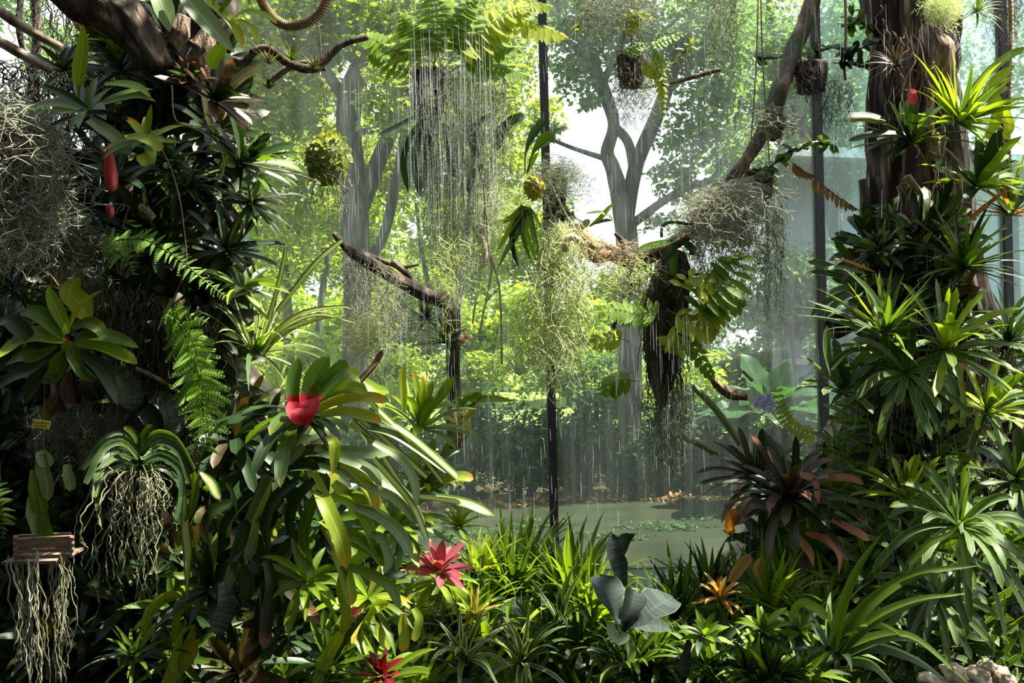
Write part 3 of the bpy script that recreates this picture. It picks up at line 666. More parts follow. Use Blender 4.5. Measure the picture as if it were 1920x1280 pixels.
fb = bough('bare forked branch with drooping arm hung with grey moss left of centre', 'branch', [(626, 437), (655, 470), (690, 490), (740, 520), (800, 552), (845, 580), (850, 700), (852, 840)], 3.3, [5, 8, 13, 12, 12, 14, 13, 12], m_darkwood, GB, rough=.2, seg=90, fs=8)
px_branch('twig', [(672, 472), (720, 490), (755, 500), (786, 496)], 3.3, [6, 5, 4, 2], m_darkwood, fb, rough=.15)
px_branch('twig', [(735, 490), (765, 515), (775, 545)], 3.3, [7, 6, 5], m_darkwood, fb, rough=.15)
lb = bough('long leaning branch reaching from the top right down to the centre', 'branch', [(1545, -60, .2), (1520, 20, .15), (1490, 90, .1), (1466, 160), (1448, 215), (1405, 290), (1360, 355), (1312, 420), (1250, 462), (1190, 488), (1140, 472), (1095, 450), (1060, 400), (1035, 345)], 3.3, [12, 15, 16, 15, 14, 11, 11, 12, 13, 14, 14, 13, 9, 7], m_bark, GB, rough=.2, seg=140, fs=8)
px_branch('side_shoot', [(1185, 490), (1188, 530), (1165, 570), (1150, 615)], 3.25, [8, 7, 5, 4], m_darkwood, lb, rough=.2)
px_branch('side_shoot', [(1172, 480), (1168, 455), (1153, 437)], 3.25, [6, 5, 3], m_darkwood, lb, rough=.2)
bough('thin bare branch tip poking in left of the leaning branch', 'branch', [(1200, 165), (1270, 152), (1350, 130)], 3.6, [3, 4, 4], m_wood, GB, rough=.1)
bough('short upright stick hung beside the strap-leaved orchid', 'branch', [(913, 318), (912, 380), (905, 460)], 3.2, [4, 4, 3], m_darkwood, GB)
bough('cut round log stub leaning on the left face of the right trunk', 'log', [(1632, 335), (1636, 380), (1630, 440)], 3.3, [20, 21, 20], m_barkr, 'cut log stubs on the right trunk', name='log', rough=.08)
bough('pale cut branch stub with sunlit end behind the pale-tipped bromeliads', 'log', [(1568, 612, -.1), (1592, 600, .1), (1650, 575, .5)], 3.3, [22, 23, 22], m_barkr, 'cut log stubs on the right trunk', name='log', rough=.06)
bough('round mossy limb hugging the right trunk at mid height', 'branch', [(1700, 330), (1735, 390), (1730, 440)], 3.2, [8, 9, 7], m_wood, GB, rough=.1)
for lb_, pts, rd in (('bark flake painted sunlit high on the right edge of the right trunk', [(1740, 50, 0), (1758, 95, -.02), (1768, 160, 0)], [16, 34, 18]), ('bark flake painted sunlit beside the coral-centred rosette', [(1722, 215, 0), (1742, 260, 0), (1752, 300, 0)], [12, 22, 12]),
                     ('bark flake painted sunlit between the log stub and the knotty limb', [(1690, 345, 0), (1712, 385, 0), (1700, 430, 0)], [10, 20, 12]), ('bark flake painted sunlit low beside the drooping pale-tipped rosette', [(1738, 470, 0), (1748, 500, 0), (1740, 540, 0)], [8, 15, 9])):
    bough(lb_, 'bark', pts, 3.17, rd, m_barkl, 'bark flakes painted sunlit on the trunks', name='lit_bark_flake', rough=.35, fs=12)  # sunlit patches of the right trunk put into the flake colour
for lb_, pts, rd in (('crumbling bark lump painted sunlit under the big pale top leaf', [(345, 30, 0), (335, 60, 0), (318, 80, 0)], [14, 22, 12]), ('crumbling bark lump painted sunlit above the brown-purple rosette', [(392, 60, 0), (380, 95, 0), (352, 112, 0)], [16, 24, 12]), ('small bark lump painted sunlit at the middle of the left trunk', [(262, 385, 0), (275, 398, 0), (288, 408, 0)], [6, 11, 6])):
    bough(lb_, 'bark', pts, 2.62, rd, m_barkl, 'bark flakes painted sunlit on the trunks', name='lit_bark_flake', rough=.35, fs=12)  # sunlight on the left trunk painted in with the paler bark
for lb_, pts in (('thin pale vine stem curving down across the left trunk', [(290, 258), (318, 310), (336, 370), (345, 430), (348, 500), (316, 580)]), ('thin pale vine stem crossing the brown-purple rosette', [(322, 160), (330, 225), (375, 238), (412, 234)]), ('thin pale vine stem at the spiky slanting rosette', [(365, 330), (410, 335), (420, 310), (416, 285)]), ('long thin stem slanting toward the far trees', [(455, 305), (510, 318), (560, 328), (600, 342)]))[:4]:
    bough(lb_, 'stem', pts, 2.48, [1.4, 1.2], m_wood, 'thin pale vine stems', name='vine_stem', sides=6, rough=.05)
bough('split reddish plank of bark between the right trunk and small top bromeliad', 'bark', [(1755, 40), (1770, 110), (1760, 160)], 3.28, [22, 26, 20], m_barkr, None, name='bark_slab', rough=.25)
bough('tree-fern stump of matted dark root hanging under the fern fronds', 'stump', [(1272, 470), (1262, 500), (1250, 560), (1245, 640), (1240, 710), (1240, 770)], 3.25, [12, 28, 34, 33, 22, 3], m_basket, None, name='hanging_stump', sides=30, seg=60, rough=.22, fs=9, stretch=.12)
sr = empty('root_mat', P(1245, 560, 3.2), 'ragged dark root fringe trailing from the hanging stump', 'roots', 'root mats on the trunks')
PENDING = sr
bough('dark narrow moss-clad slab wrapped round the centre post top', 'slab', [(1040, 318), (1045, 360), (1042, 430), (1044, 520)], 3.3, [14, 17, 13, 8], m_basket, None, name='mounting_slab', rough=.25, fs=9)
bough('short scaly brown limb hanging above the lilac flowers', 'branch', [(1328, 700), (1348, 722), (1372, 738), (1400, 744)], 3.2, [3, 8, 10, 7], m_barkl, GB, rough=.3, fs=12)
bough('long green cane leaning down behind the purple flowers', 'cane', [(1298, 722), (1340, 765), (1370, 805), (1388, 832)], 3.2, [6, 6.5, 6.5, 6.5], m_bamb, 'green canes', name='bamboo_cane', rough=.02)
bough('lower green cane leaning almost flat beside the red-brown rosette', 'cane', [(1272, 815), (1310, 832), (1345, 852)], 3.2, [6, 6, 6], m_bamb, 'green canes', name='bamboo_cane', rough=.02)
bough('short piece of pale cane floating clear beyond the purple flowers', 'cane', [(1392, 695), (1411, 714)], 3.3, [3, 3], m_bamb, 'green canes', name='bamboo_cane', rough=.02)
# rope
def rope(label, pts, d, r):
    c = catmull([P(x, y, d) for x, y in pts], 150); root = None
    mb = MB()
    for k in range(3):
        rings = []; s1 = Vector((0, 1, 0))
        for i, p in enumerate(c):
            T = (c[min(i + 1, 150)] - c[max(i - 1, 0)]).normalized(); s1 = (s1 - T * s1.dot(T)).normalized(); s2 = T.cross(s1); a = i * .62 + k * 2.094
            q = p + (s1 * math.cos(a) + s2 * math.sin(a)) * r * .55; rings.append([q + (s1 * math.cos(b) + s2 * math.sin(b)) * r * .6 for b in [j * 1.047 for j in range(6)]])
        mb.ring_strip(rings)
    o = mb.build('rope', m_rope, None, c[0]); return tag(o, label, 'rope', 'ropes')
rope('thick twisted rope sagging in a loop at the upper left', [(478, -30), (500, 18), (530, 45), (566, 46), (600, 25), (622, -20)], 2.7, .014)
rope('thin fraying rope hanging down behind the bright top right plant', [(1893, -30), (1896, 60), (1892, 150), (1890, 250), (1893, 330)], 3.3, .008)
rope('pair-stranded thin rope hanging between leaning branch and right trunk', [(1584, -30), (1586, 60), (1583, 120), (1585, 150)], 3.4, .005)

# ------------------------------------------------------------------ moss, roots and threads
def strands(x0, x1, y0, d, L, n, curl=.5, thick=1.0, seed=0, y1=None, dd=.12, side=0.0, M_=18, fluff=0.0, minlen=.25, wig=.8, jit=.30):
    R = np.random.RandomState(abs(seed * 7 + int(x0))); y1 = y0 if y1 is None else y1
    f = R.rand(n); X = x0 + (x1 - x0) * f; Y = y0 + (y1 - y0) * f + R.normal(size=n) * 9 + 5 * np.sin(f * 9)
    st = np.array([P(a, b, d + e)[:] for a, b, e in zip(X, Y, R.uniform(-dd, dd, n))])
    env = 0.45 + .55 * np.sin(np.pi * np.clip(f * .9 + .05, 0, 1))
    ln = S(L, d) * env * (minlen + (1 - minlen) * R.rand(n) ** .7)
    w = R.normal(size=(n, M_, 3)) * np.array([1, 1, .35]); 
    ph = R.rand(n, 1, 3) * 6.28; fr = R.uniform(8, 20, (n, 1, 1)); t = np.linspace(0, 1, M_)[None, :, None]
    w = np.cumsum(w, 1) * jit + np.sin(t * fr * (1 if wig > .5 else .4) + ph) * wig; w -= w[:, :1]
    w[:, :, 2] *= .35
    path = st[:, None, :] + w * S(curl * 9, d) + t * ln[:, None, None] * np.array([side, 0, -1])[None, None]
    if fluff:
        path[:, :, :2] += (R.normal(size=(n, 1, 2)) * fluff * t)
    r = R.uniform(.7, 1.3, n) * .00075 * thick
    return path, r
def mosscurls(path, k, seed, size):
    """short side curls leaving the strands"""
    R = np.random.RandomState(seed); n, M_, _ = path.shape; m = n * k
    i = R.randint(0, n, m); j = R.randint(1, M_, m); s = path[i, j]; d = R.normal(size=(m, 3)); d /= np.linalg.norm(d, axis=1, keepdims=True); e = R.normal(size=(m, 3)) * .8
    t = np.linspace(0, 1, 5)[None, :, None]
    return s[:, None] + (d[:, None] * t + e[:, None] * t * t * .7 + np.array([0, 0, -.4]) * t * t) * (size * R.uniform(.5, 1.3, (m, 1, 1)))
def moss(label, x0, x1, y0, d, L, n, mat, curl=.5, thick=1.0, seed=1, group='hanks of hanging moss', name='spanish_moss', k=5, csize=.022, cat='moss', **kw):
    n = int(n * .62); p, r = strands(x0, x1, y0, d, L, n, curl, thick * .9, seed, **kw); V, F, A = tubes(p, r, 3)
    if k:
        q = mosscurls(p, k, seed, csize); V2, F2, A2 = tubes(q, np.full(len(q), .00065 * thick), 3); F = np.concatenate([F, F2 + len(V)]); V = np.concatenate([V, V2]); A = np.concatenate([A, A2])
    o = npmesh(name, V, F, A, mat, None, P((x0 + x1) / 2, y0, d)); return tag(o, label, cat, group)
def roots(root, x0, x1, y0, d, L, n, mat, thick=2.2, seed=1, side=0., name='aerial_roots', curl=1.0, **kw):
    p, r = strands(x0, x1, y0, d, L, n, curl, thick, seed, side=side, M_=24, wig=.35, jit=.24, **kw)
    V, F, A = tubes(p, r * 1.3, 5, taper=np.linspace(1, .55, 24)); return npmesh(name, V, F, A, mat, root)
GM = 'hanks of hanging moss'
moss('big matted grey moss mass at the left edge', -30, 80, 195, 2.6, 260, 420, m_moss, curl=2.4, thick=1.9, seed=1, k=9, csize=.045, y1=215, fluff=.04)
moss('second grey moss mass under the first at the left edge', -20, 110, 350, 2.65, 170, 320, m_moss, curl=2.4, thick=1.7, seed=2, k=8, csize=.045, fluff=.05)
moss('brownish mossy tuft between the left edge moss and the lacy fern', 60, 190, 430, 2.8, 110, 170, m_mossd, curl=2.4, thick=1.6, seed=3, k=7, csize=.04, fluff=.05)
moss('dull wispy moss under the broad-leaved left plant', 60, 215, 770, 2.85, 150, 320, m_mossd, curl=1.0, seed=4, k=7)
moss('pale green moss column on the left of the dark centre post', 980, 1040, 545, 3.2, 240, 95, m_mossy, curl=2.2, thick=1.6, seed=5, k=16, csize=.035, minlen=.5)
moss('bright pale green moss column right of the centre post', 1040, 1092, 420, 3.15, 330, 130, m_mossy, curl=1.7, thick=1.6, seed=6, k=14, csize=.032, minlen=.5)
moss('shaggy grey-green moss wrapped on the centre post', 1020, 1060, 420, 3.2, 260, 70, m_moss, curl=1.3, thick=1.3, seed=7, k=8)
moss('broad dull veil of moss falling below the largest hanging fern', 775, 945, 150, 3.1, 420, 420, m_mossd, curl=.7, seed=8, k=8, minlen=.4)
moss('pale loose moss strand hanging from the veil bottom', 820, 870, 440, 3.05, 200, 60, m_mossy, curl=1.4, seed=9, k=10)
moss('grey moss draped on the bare forked branch', 650, 750, 480, 3.3, 230, 210, m_moss, curl=1.0, seed=10, k=10, y1=520, minlen=.4)
moss('pale moss curls at the end of the forked branch drape', 662, 720, 590, 3.2, 110, 90, m_mossy, curl=1.9, seed=11, k=12)
moss('thick tuft of moss sitting on the leaning branch', 1300, 1410, 375, 3.15, 110, 300, m_moss, curl=1.9, thick=1.4, seed=12, k=8, csize=.03, y1=335, fluff=.05)
moss('long grey curtain of moss under the leaning branch tuft', 1300, 1400, 430, 3.3, 260, 330, m_mossd, curl=.8, seed=13, k=8, minlen=.4, y1=400)
moss('grey moss streamers under the lowest hanging basket', 1395, 1470, 380, 3.35, 240, 260, m_mossd, curl=.6, seed=14, k=7)
moss('fine moss beard below the dark stump', 1210, 1290, 720, 3.25, 190, 230, m_mossd, curl=.8, seed=15, k=8)
moss('pale moss below the brown sheathed bract', 1130, 1215, 490, 3.25, 110, 110, m_mossy, curl=1.6, seed=16, k=10)
moss('moss wisps dangling from the second centre basket', 1150, 1220, 150, 3.4, 110, 120, m_mossd, curl=.8, seed=17, k=8)
moss('moss-wrapped perch above the small centre basket', 1100, 1215, 0, 3.4, 90, 260, m_mossd, curl=1.2, seed=18, k=8)
moss('hanging grey moss high between the small basket and leaning branch', 1320, 1380, -40, 3.6, 210, 150, m_mossd, curl=.9, seed=19, k=7)
moss('grey moss fringe beneath the basket on the second post', 1530, 1600, 150, 3.5, 160, 120, m_mossd, curl=.5, seed=20, k=7)
moss('tuft of moss over the centre post top', 1015, 1080, 310, 3.2, 90, 200, m_mossd, curl=1.6, seed=21, k=8, fluff=.04)
moss('feathery yellowish moss clinging to the right trunk top', 1745, 1795, -10, 3.25, 70, 260, m_mossy, curl=.9, seed=22, k=6)
moss('pale moss among white orchid roots at centre', 890, 1010, 350, 3.2, 130, 80, m_mossy, curl=2.0, seed=23, k=5)
moss('dull moss beard on the right trunk under the red-hearted rosette', 1640, 1720, 640, 3.2, 200, 160, m_mossd, curl=.9, seed=24, k=5)
moss('stringy moss at the pale-tipped bromeliads on the right', 1560, 1650, 660, 3.3, 120, 130, m_mossd, curl=1.3, seed=25, k=6)
moss('thin grey moss threads high beside the right-hand rope', 1850, 1925, -20, 3.5, 120, 130, m_darkwood, curl=.7, seed=26, k=4)
moss('curly moss string hanging alone right of the second post', 1553, 1561, 480, 3.3, 80, 4, m_mossy, curl=1.3, seed=27, k=12, csize=.012)
roots(PENDING, 1205, 1290, 560, 3.18, 260, 80, m_rootd, 2.0, 71, curl=.8, name='rootlets', y1=600); roots(PENDING, 1180, 1290, 490, 3.22, 150, 60, m_rootd, 1.6, 72, curl=.9, name='rootlets')
# dark wiry root tangle at the upper left, against the light
tg = empty('root_tangle', P(80, 100, 2.95), 'dark wiry tangle of aerial roots against the light at the upper left', 'roots')
roots(tg, -10, 200, 120, 2.95, 340, 110, m_rootd, 2.4, 31, curl=3.0)
roots(tg, 40, 190, -30, 2.95, 260, 40, m_rootd, 2.0, 32, curl=2.0)
px_branch('woody_root', [(62, -20), (70, 60), (64, 130), (72, 240)], 3.1, [8, 9, 8, 6], m_barkr, tg)
px_branch('woody_root', [(40, -20), (36, 60), (58, 150), (50, 230)], 3.0, [5, 6, 5, 4], m_barkr, tg)
# bark root mat clothing the lower left trunk and the right trunk
for lb_, a, b, y, L, n, s, dd_ in (('mat of thin dark roots down the lower left trunk', 150, 420, 520, 420, 150, 41, 2.8), ('mat of thin dark roots down the lower right trunk', 1620, 1900, 560, 420, 170, 42, 3.05),
                             ('sparse brown root fringe on the upper right trunk', 1650, 1765, 30, 420, 26, 43, 3.2)):
    r0 = empty('root_mat', P((a + b) / 2, y, dd_), lb_, 'roots', 'root mats on the trunks'); roots(r0, a, b, y, dd_, L, n, m_rootd if s != 43 else m_brownb, 1.7, s, curl=1.6, dd=.15, minlen=.1, y1=y + 90, name='rootlets')
# single white aerial roots at the centre, hand-placed
wr_ = empty('aerial_roots', P(905, 320, 3.15), 'long pale aerial roots dangling from the yellow-mossed orchid', 'roots')
for pts, r in (([(905, 330), (912, 400), (918, 470), (935, 530), (940, 600), (941, 683)], 2.6), ([(887, 425), (905, 465), (922, 500), (912, 560), (898, 625)], 2.2), ([(934, 540), (910, 570), (905, 600), (898, 640)], 1.7),
               ([(985, 500), (1010, 540), (1045, 470), (1042, 400)], 1.6), ([(1030, 340), (1060, 400), (1085, 440), (1100, 470)], 2.2), ([(1040, 420), (1050, 500), (1068, 560)], 1.8), ([(893, 560), (888, 590), (886, 607)], 2),
               ([(1095, 530), (1083, 570), (1090, 620), (1110, 650), (1130, 660)], 2.0), ([(1065, 660), (1050, 690), (1040, 715)], 2.2), ([(1020, 345), (1035, 420), (1020, 460), (1004, 490)], 1.9)):
    px_branch('root', pts, 3.12, [r, r * .8], m_rootw, wr_, sides=6, rough=.05)

# ------------------------------------------------------------------ ferns
def frond(root, pts, d, L, W, n, mat, asym=0.0, prof='lance', name='frond', droop=.25, nrm=(0, -.8, .6), env=None, ang=68, start=.12, joined=False, flop=0.0):
    """rachis along pixel path; L pinna length px, W pinna width px, n pairs"""
    c = catmull([P(q[0], q[1], d + (q[2] if len(q) > 2 else 0)) for q in pts], n * 2 + 6); m = len(c) - 1; mb = MB(); R = random.Random(int(pts[0][0] * 3 + pts[0][1])); nv = Vector(nrm).normalized()
    rr = []
    for k in range(n):
        t = start + (1 - start) * (k + .5) / n; i = min(m - 1, int(t * m)); p = c[i].lerp(c[i + 1], t * m - i); T = (c[i + 1] - c[i]).normalized(); s = T.cross(nv)
        if s.length < .1: s = T.cross(Vector((0, -1, 0)))
        s.normalize(); e = (env(t) if env else max(.12, math.sin(math.pi * min(1, .25 + .78 * t)) ** .8)); a = math.radians(ang)
        for sg in (-1, 1):
            dr = T * math.cos(a) + s * (sg * math.sin(a)) + nv * R.uniform(-.2, .2) + Vector((0, 0, -flop))
            blade(mb, p, dr.normalized(), nv, S(L, d) * e * R.uniform(.85, 1.1), S(W, d) * (.5 + .5 * e), prof, droop * R.uniform(.5, 1.5), .2, 6, R.random(), 3)
    f = mb.build(name, mat, root); q = MB(); rings = []
    for i, p in enumerate(c):
        r = .0022 * (1 - .6 * i / m); rings.append([p + Vector((math.cos(b) * r, math.sin(b) * r, 0)) if abs((c[min(i + 1, m)] - c[max(0, i - 1)]).normalized().z) > .5 else p + Vector((0, math.cos(b) * r, math.sin(b) * r)) for b in (0, 2.09, 4.19)])
    q.ring_strip(rings); q.build('midrib', m_fern if mat is not m_fernb else m_fernb, f); return f
def lacy(root, pts, d, L, n, mat, nrm=(0, -.8, .6), one=0, env=None, name='frond', gap=.24):
    """pinnae themselves toothed"""
    c = catmull([P(q[0], q[1], d + (q[2] if len(q) > 2 else 0)) for q in pts], n * 2 + 6); m = len(c) - 1; mb = MB(); R = random.Random(int(pts[0][0])); nv = Vector(nrm).normalized()
    for k in range(n):
        t = (k + .5) / n; i = min(m - 1, int(t * m)); p = c[i].lerp(c[i + 1], t * m - i); T = (c[i + 1] - c[i]).normalized(); s = T.cross(nv).normalized()
        e = env(t) if env else 1 - .75 * max(0, t - .5) * 2 * .9
        for sg in (-1, 1):
            if one and sg != one and R.random() < .55: ee = e * .55
            else: ee = e
            dr = (T * R.uniform(.0, .55) + s * sg + nv * R.uniform(-.45, .45)).normalized(); ll = S(L, d) * ee * R.uniform(.65, 1.2); nt_ = max(4, int(6 * ee + 3)); s2 = dr.cross(nv).normalized()
            blade(mb, p, dr, nv, ll, ll * .13, 'lance', .35, .1, 5, R.random(), 3)
            for z in range(nt_):
                u = (z + .7) / nt_; b = p + dr * (ll * u) + Vector((0, 0, -ll * .12 * u * u))
                for g in (-1, 1):
                    blade(mb, b, (dr * .75 + s2 * g).normalized(), nv, ll * gap * (1.05 - u * .8), ll * .12, 'lance', .3, .15, 2, R.random(), 3)
    f = mb.build(name, mat, root); q = MB(); q.ring_strip([[p + Vector((math.cos(b) * .002, math.sin(b) * .002, math.sin(b) * .001)) for b in (0, 2.09, 4.19)] for p in c]); q.build('midrib', m_fern, f); return f
lf_ = empty('lacy_fern', P(195, 460, 2.6), 'light green lacy fern arching out of the left trunk', 'fern', 'lacy ferns on the left trunk')
lacy(lf_, [(188, 462), (230, 448), (275, 452), (320, 475), (360, 505), (395, 535), (424, 556)], 2.55, 38, 30, m_lace, env=lambda t: .95 if t < .45 else max(.3, 1.2 - t * .95), nrm=(.1, -.7, .7))
lacy(lf_, [(192, 460), (215, 470), (240, 490), (250, 515)], 2.62, 30, 12, m_lace)
lh = empty('lacy_fern', P(310, 590, 2.6), 'bushy bright fern frond hanging straight down the left trunk', 'fern', 'lacy ferns on the left trunk')
lacy(lh, [(305, 590), (330, 600), (350, 630), (368, 680), (380, 730), (384, 780), (388, 846)], 2.55, 54, 24, m_lace, env=lambda t: .65 + .5 * t if t < .6 else 1.15 - .5 * (t - .6) / .4, nrm=(-.3, -.9, .2), gap=.24)
lacy(lh, [(310, 580), (335, 590), (362, 592), (388, 604)], 2.6, 24, 9, m_lace)
lacy(lh, [(345, 620), (366, 690), (376, 760), (380, 830)], 2.6, 46, 20, m_lace, nrm=(.3, -.9, .1), gap=.24)
le = empty('lacy_fern', P(-20, 960, 2.4), 'bright green lacy fern just peeking in at the left edge', 'fern', 'lacy ferns on the left trunk')
lacy(le, [(-30, 900), (-5, 930), (6, 970), (4, 1010)], 2.4, 26, 14, m_lace)
# the largest hanging fern
def basket(label, x, y, w, h, d, strings, name='hanging_basket', group='dark fibre baskets hung with plants', top=-120):
    root = empty(name, P(x, y + h / 2, d), label, 'basket', group); c0 = P(x, y, d); r = S(w / 2, d); hh = S(h / 2, d); mb = MB(); rings = []
    for i in range(13):
        t = i / 12; rg = []
        for j in range(40):
            a = j / 40 * 6.283; k = 1 + .09 * noise.noise(Vector((math.cos(a) * 4, math.sin(a) * 4, t * 1.5 + x))) + .05 * (j % 2); rr = r * (1 - .18 * t) * k
            rg.append(c0 + Vector((math.cos(a) * rr, math.sin(a) * rr, hh - 2 * hh * t)))
        rings.append(rg)
    mb.ring_strip(rings); mb.build('pot', m_basket, root)
    p, rd = strands(x - w * .5, x + w * .5, y - h / 2, d, h * 1.5, 90, .5, 1.6, int(x)); V, F, A = tubes(p, rd, 3); npmesh('fibres', V, F, A, m_rootd, root)
    for s in strings:
        px_branch('hanger', [(x + s, y - h / 2), (x + s * .3, (y + top) / 2), (x, top)], d, [1.3, 1.3, 1.3], m_string, root, sides=6, rough=0)
    return root
basket('widest dark basket under the largest hanging fern', 805, 172, 62, 78, 3.2, (-24, 0, 24))
basket('small basket with pale strings right of the centre post', 1184, 134, 52, 56, 3.4, (-20, 0, 20))
basket('dark basket hung right on the second glass post', 1520, 146, 58, 52, 3.35, (-20, 20))
basket('lowest dark basket hung just below the leaning branch', 1424, 346, 52, 50, 3.4, (-20, 20))
ff = empty('sword_fern', P(805, 140, 3.15), 'largest hanging fern with wide yellow-green fronds spilling over its basket', 'fern', 'broad-pinnate hanging ferns')
FR = [([(800, 140), (790, 90), (768, 50), (745, 20)], 42, 15, 14, m_fern), ([(770, 140), (765, 100), (760, 60), (755, 30)], 40, 15, 10, m_ferny), ([(800, 130), (730, 90), (690, 70), (640, 66)], 36, 14, 13, m_fern), ([(810, 130), (840, 60), (870, 20), (900, -10)], 52, 17, 14, m_fern),
      ([(820, 130), (860, 90), (910, 70), (960, 40), (1000, 20)], 50, 17, 17, m_ferny), ([(830, 140), (880, 120), (930, 130), (970, 135), (1010, 152)], 44, 14, 15, m_fern), ([(830, 130), (900, 60), (960, 20), (1000, 12)], 44, 15, 15, m_ferny),
      ([(810, 150), (820, 60), (815, 0), (800, -50)], 46, 16, 13, m_fern), ([(840, 140), (880, 100), (880, 40), (870, -20)], 48, 16, 12, m_fern), ([(800, 150), (750, 130), (710, 110), (690, 100)], 32, 13, 10, m_fern), ([(830, 150), (870, 150), (920, 175), (955, 185)], 40, 14, 10, m_ferny),
      ([(815, 140), (780, 110), (740, 95), (715, 100)], 28, 12, 9, m_ferny), ([(850, 150), (900, 95), (950, 90), (985, 90)], 40, 14, 12, m_fern)]
for p, L, W, n, mt in FR: frond(ff, p, 3.1, L, W, n, mt, flop=.35, start=.2)
fa = empty('sword_fern', P(960, 40, 3.2), 'yellow arching frond crossing the centre post near the top', 'fern', 'broad-pinnate hanging ferns')
frond(fa, [(960, 30), (1005, 45), (1040, 58), (1065, 72)], 3.15, 44, 15, 10, m_ferny, flop=.8, ang=75)
frond(fa, [(980, 0), (1010, 5), (1040, 14)], 3.15, 30, 12, 7, m_ferny, flop=.7)
fb_ = empty('sword_fern', P(1190, 100, 3.35), 'small hanging fern with pale yellow fronds on the second centre basket', 'fern', 'broad-pinnate hanging ferns')
for p, L, W, n, mt in (([(1175, 60), (1190, 30), (1205, 25), (1232, 38)], 24, 9, 9, m_ferny), ([(1165, 70), (1180, 40), (1196, 30)], 24, 9, 7, m_ferny), ([(1215, 100), (1235, 130), (1242, 180), (1243, 235)], 18, 11, 13, m_ferny), ([(1205, 110), (1220, 130), (1228, 150)], 22, 12, 5, m_ferny),
                       ([(1215, 90), (1250, 75), (1290, 62)], 16, 8, 9, m_fern), ([(1170, 110), (1190, 90), (1215, 80)], 20, 9, 7, m_fern), ([(1220, 90), (1240, 110), (1262, 150)], 16, 6, 9, m_fern)): frond(fb_, p, 3.3, L, W, n, mt, flop=.3)
fc = empty('stump_fern', P(1250, 600, 3.15), 'broad yellow-green fern growing on the dark hanging stump', 'fern', 'broad-pinnate hanging ferns')
for p, L, W, n, mt in (([(1290, 560), (1330, 545), (1365, 525), (1385, 490), (1380, 470)], 42, 15, 10, m_fern), ([(1200, 600), (1180, 585), (1150, 580), (1115, 590)], 28, 10, 9, m_fern), ([(1180, 640), (1150, 632), (1120, 640), (1108, 645)], 24, 10, 7, m_ferny), ([(1240, 600), (1215, 585), (1180, 592), (1160, 600)], 28, 10, 9, m_fern),
                       ([(1250, 580), (1290, 600), (1330, 618), (1342, 624)], 32, 12, 9, m_ferny), ([(1250, 600), (1270, 625), (1260, 640), (1245, 655)], 34, 12, 8, m_ferny), ([(1300, 570), (1325, 580), (1350, 585), (1375, 570)], 30, 13, 8, m_ferny), ([(1290, 560), (1310, 540), (1330, 560), (1326, 600)], 26, 14, 8, m_ferny),
                       ([(1280, 620), (1300, 650), (1325, 690), (1340, 715)], 20, 14, 8, m_fern), ([(1290, 600), (1330, 560), (1380, 560), (1395, 575)], 34, 14, 9, m_fern), ([(1270, 560), (1290, 520), (1340, 540), (1300, 600)], 20, 12, 9, m_ferny)): frond(fc, p, 3.02, L * 1.35, W * 1.15, n, mt, flop=.25)
fd = empty('stump_fern', P(1140, 720, 3.3), 'small isolated fern frond behind the moss right of centre post', 'fern', 'broad-pinnate hanging ferns')
frond(fd, [(1200, 715), (1165, 712), (1145, 720), (1135, 745)], 3.3, 40, 13, 7, m_fern, flop=.5); frond(fd, [(1180, 700), (1150, 710), (1125, 740)], 3.35, 26, 10, 6, m_ferny, flop=.4)
fe = empty('brown_fern', P(1560, 330, 3.4), 'withered brown fern frond drooping from the second post toward the trunk', 'fern')
frond(fe, [(1510, 330), (1545, 350), (1585, 378), (1612, 395)], 3.35, 26, 9, 12, m_fernb, flop=.9); frond(fe, [(1480, 300), (1505, 320), (1530, 330)], 3.35, 22, 9, 8, m_fernb, flop=.9)
# bushy leafed sprigs near the second post and behind
def sprig(label, pts, d, L, W, n, mat, group='leafy sprigs by the leaning branch', name='leafy_sprig', prof='oval', cat='plant'):
    root = empty(name, P(pts[0][0], pts[0][1], d), label, cat, group); R = random.Random(int(pts[0][0])); c = catmull([P(q[0], q[1], d) for q in pts], n)
    px_branch('stem', pts, d, [2, 1.2], m_darkwood, root, sides=6, rough=.05)
    mb = MB()
    for i, p in enumerate(c):
        for z in range(2):
            dr = Vector((R.uniform(-1, 1), R.uniform(-.6, .3), R.uniform(-.8, .7))).normalized(); blade(mb, p, dr, Vector((0, -.6, .8)), S(L, d) * R.uniform(.7, 1.2), S(W, d), prof, .4, .25, 6, R.random(), 3)
    mb.build('foliage', mat, root); return root
sprig('dark round-leaved sprig reaching left from the right trunk top', [(1650, 75), (1600, 95), (1560, 90), (1530, 100)], 3.4, 22, 13, 16, m_dark)
sprig('leafy twig from the right trunk toward the second post', [(1640, 62), (1610, 40), (1590, 55), (1600, 20)], 3.45, 22, 13, 14, m_green)
sprig('pale leaved twig left of the second post basket', [(1520, 100), (1480, 105), (1440, 110), (1415, 105)], 3.5, 22, 12, 13, m_green)
sprig('soft green sprig across the second post at mid height', [(1435, 320), (1480, 285), (1520, 268), (1560, 272)], 3.3, 24, 15, 16, m_green)
sprig('dark sprig beside the right trunk bark', [(1640, 110), (1610, 125), (1590, 105), (1580, 130)], 3.4, 22, 12, 13, m_dark)
sprig('yellowing sprig near the small centre basket', [(1262, 120), (1285, 95), (1300, 80)], 3.6, 18, 9, 8, m_gold)
sprig('autumn-coloured sprig above the arching yellow frond', [(1120, -10), (1095, 30), (1080, 60)], 3.6, 18, 9, 8, m_gold)
sprig('green sprig rising at the lower stem of the left bromeliads', [(455, 520), (470, 560), (480, 610)], 2.9, 22, 8, 9, m_dark)
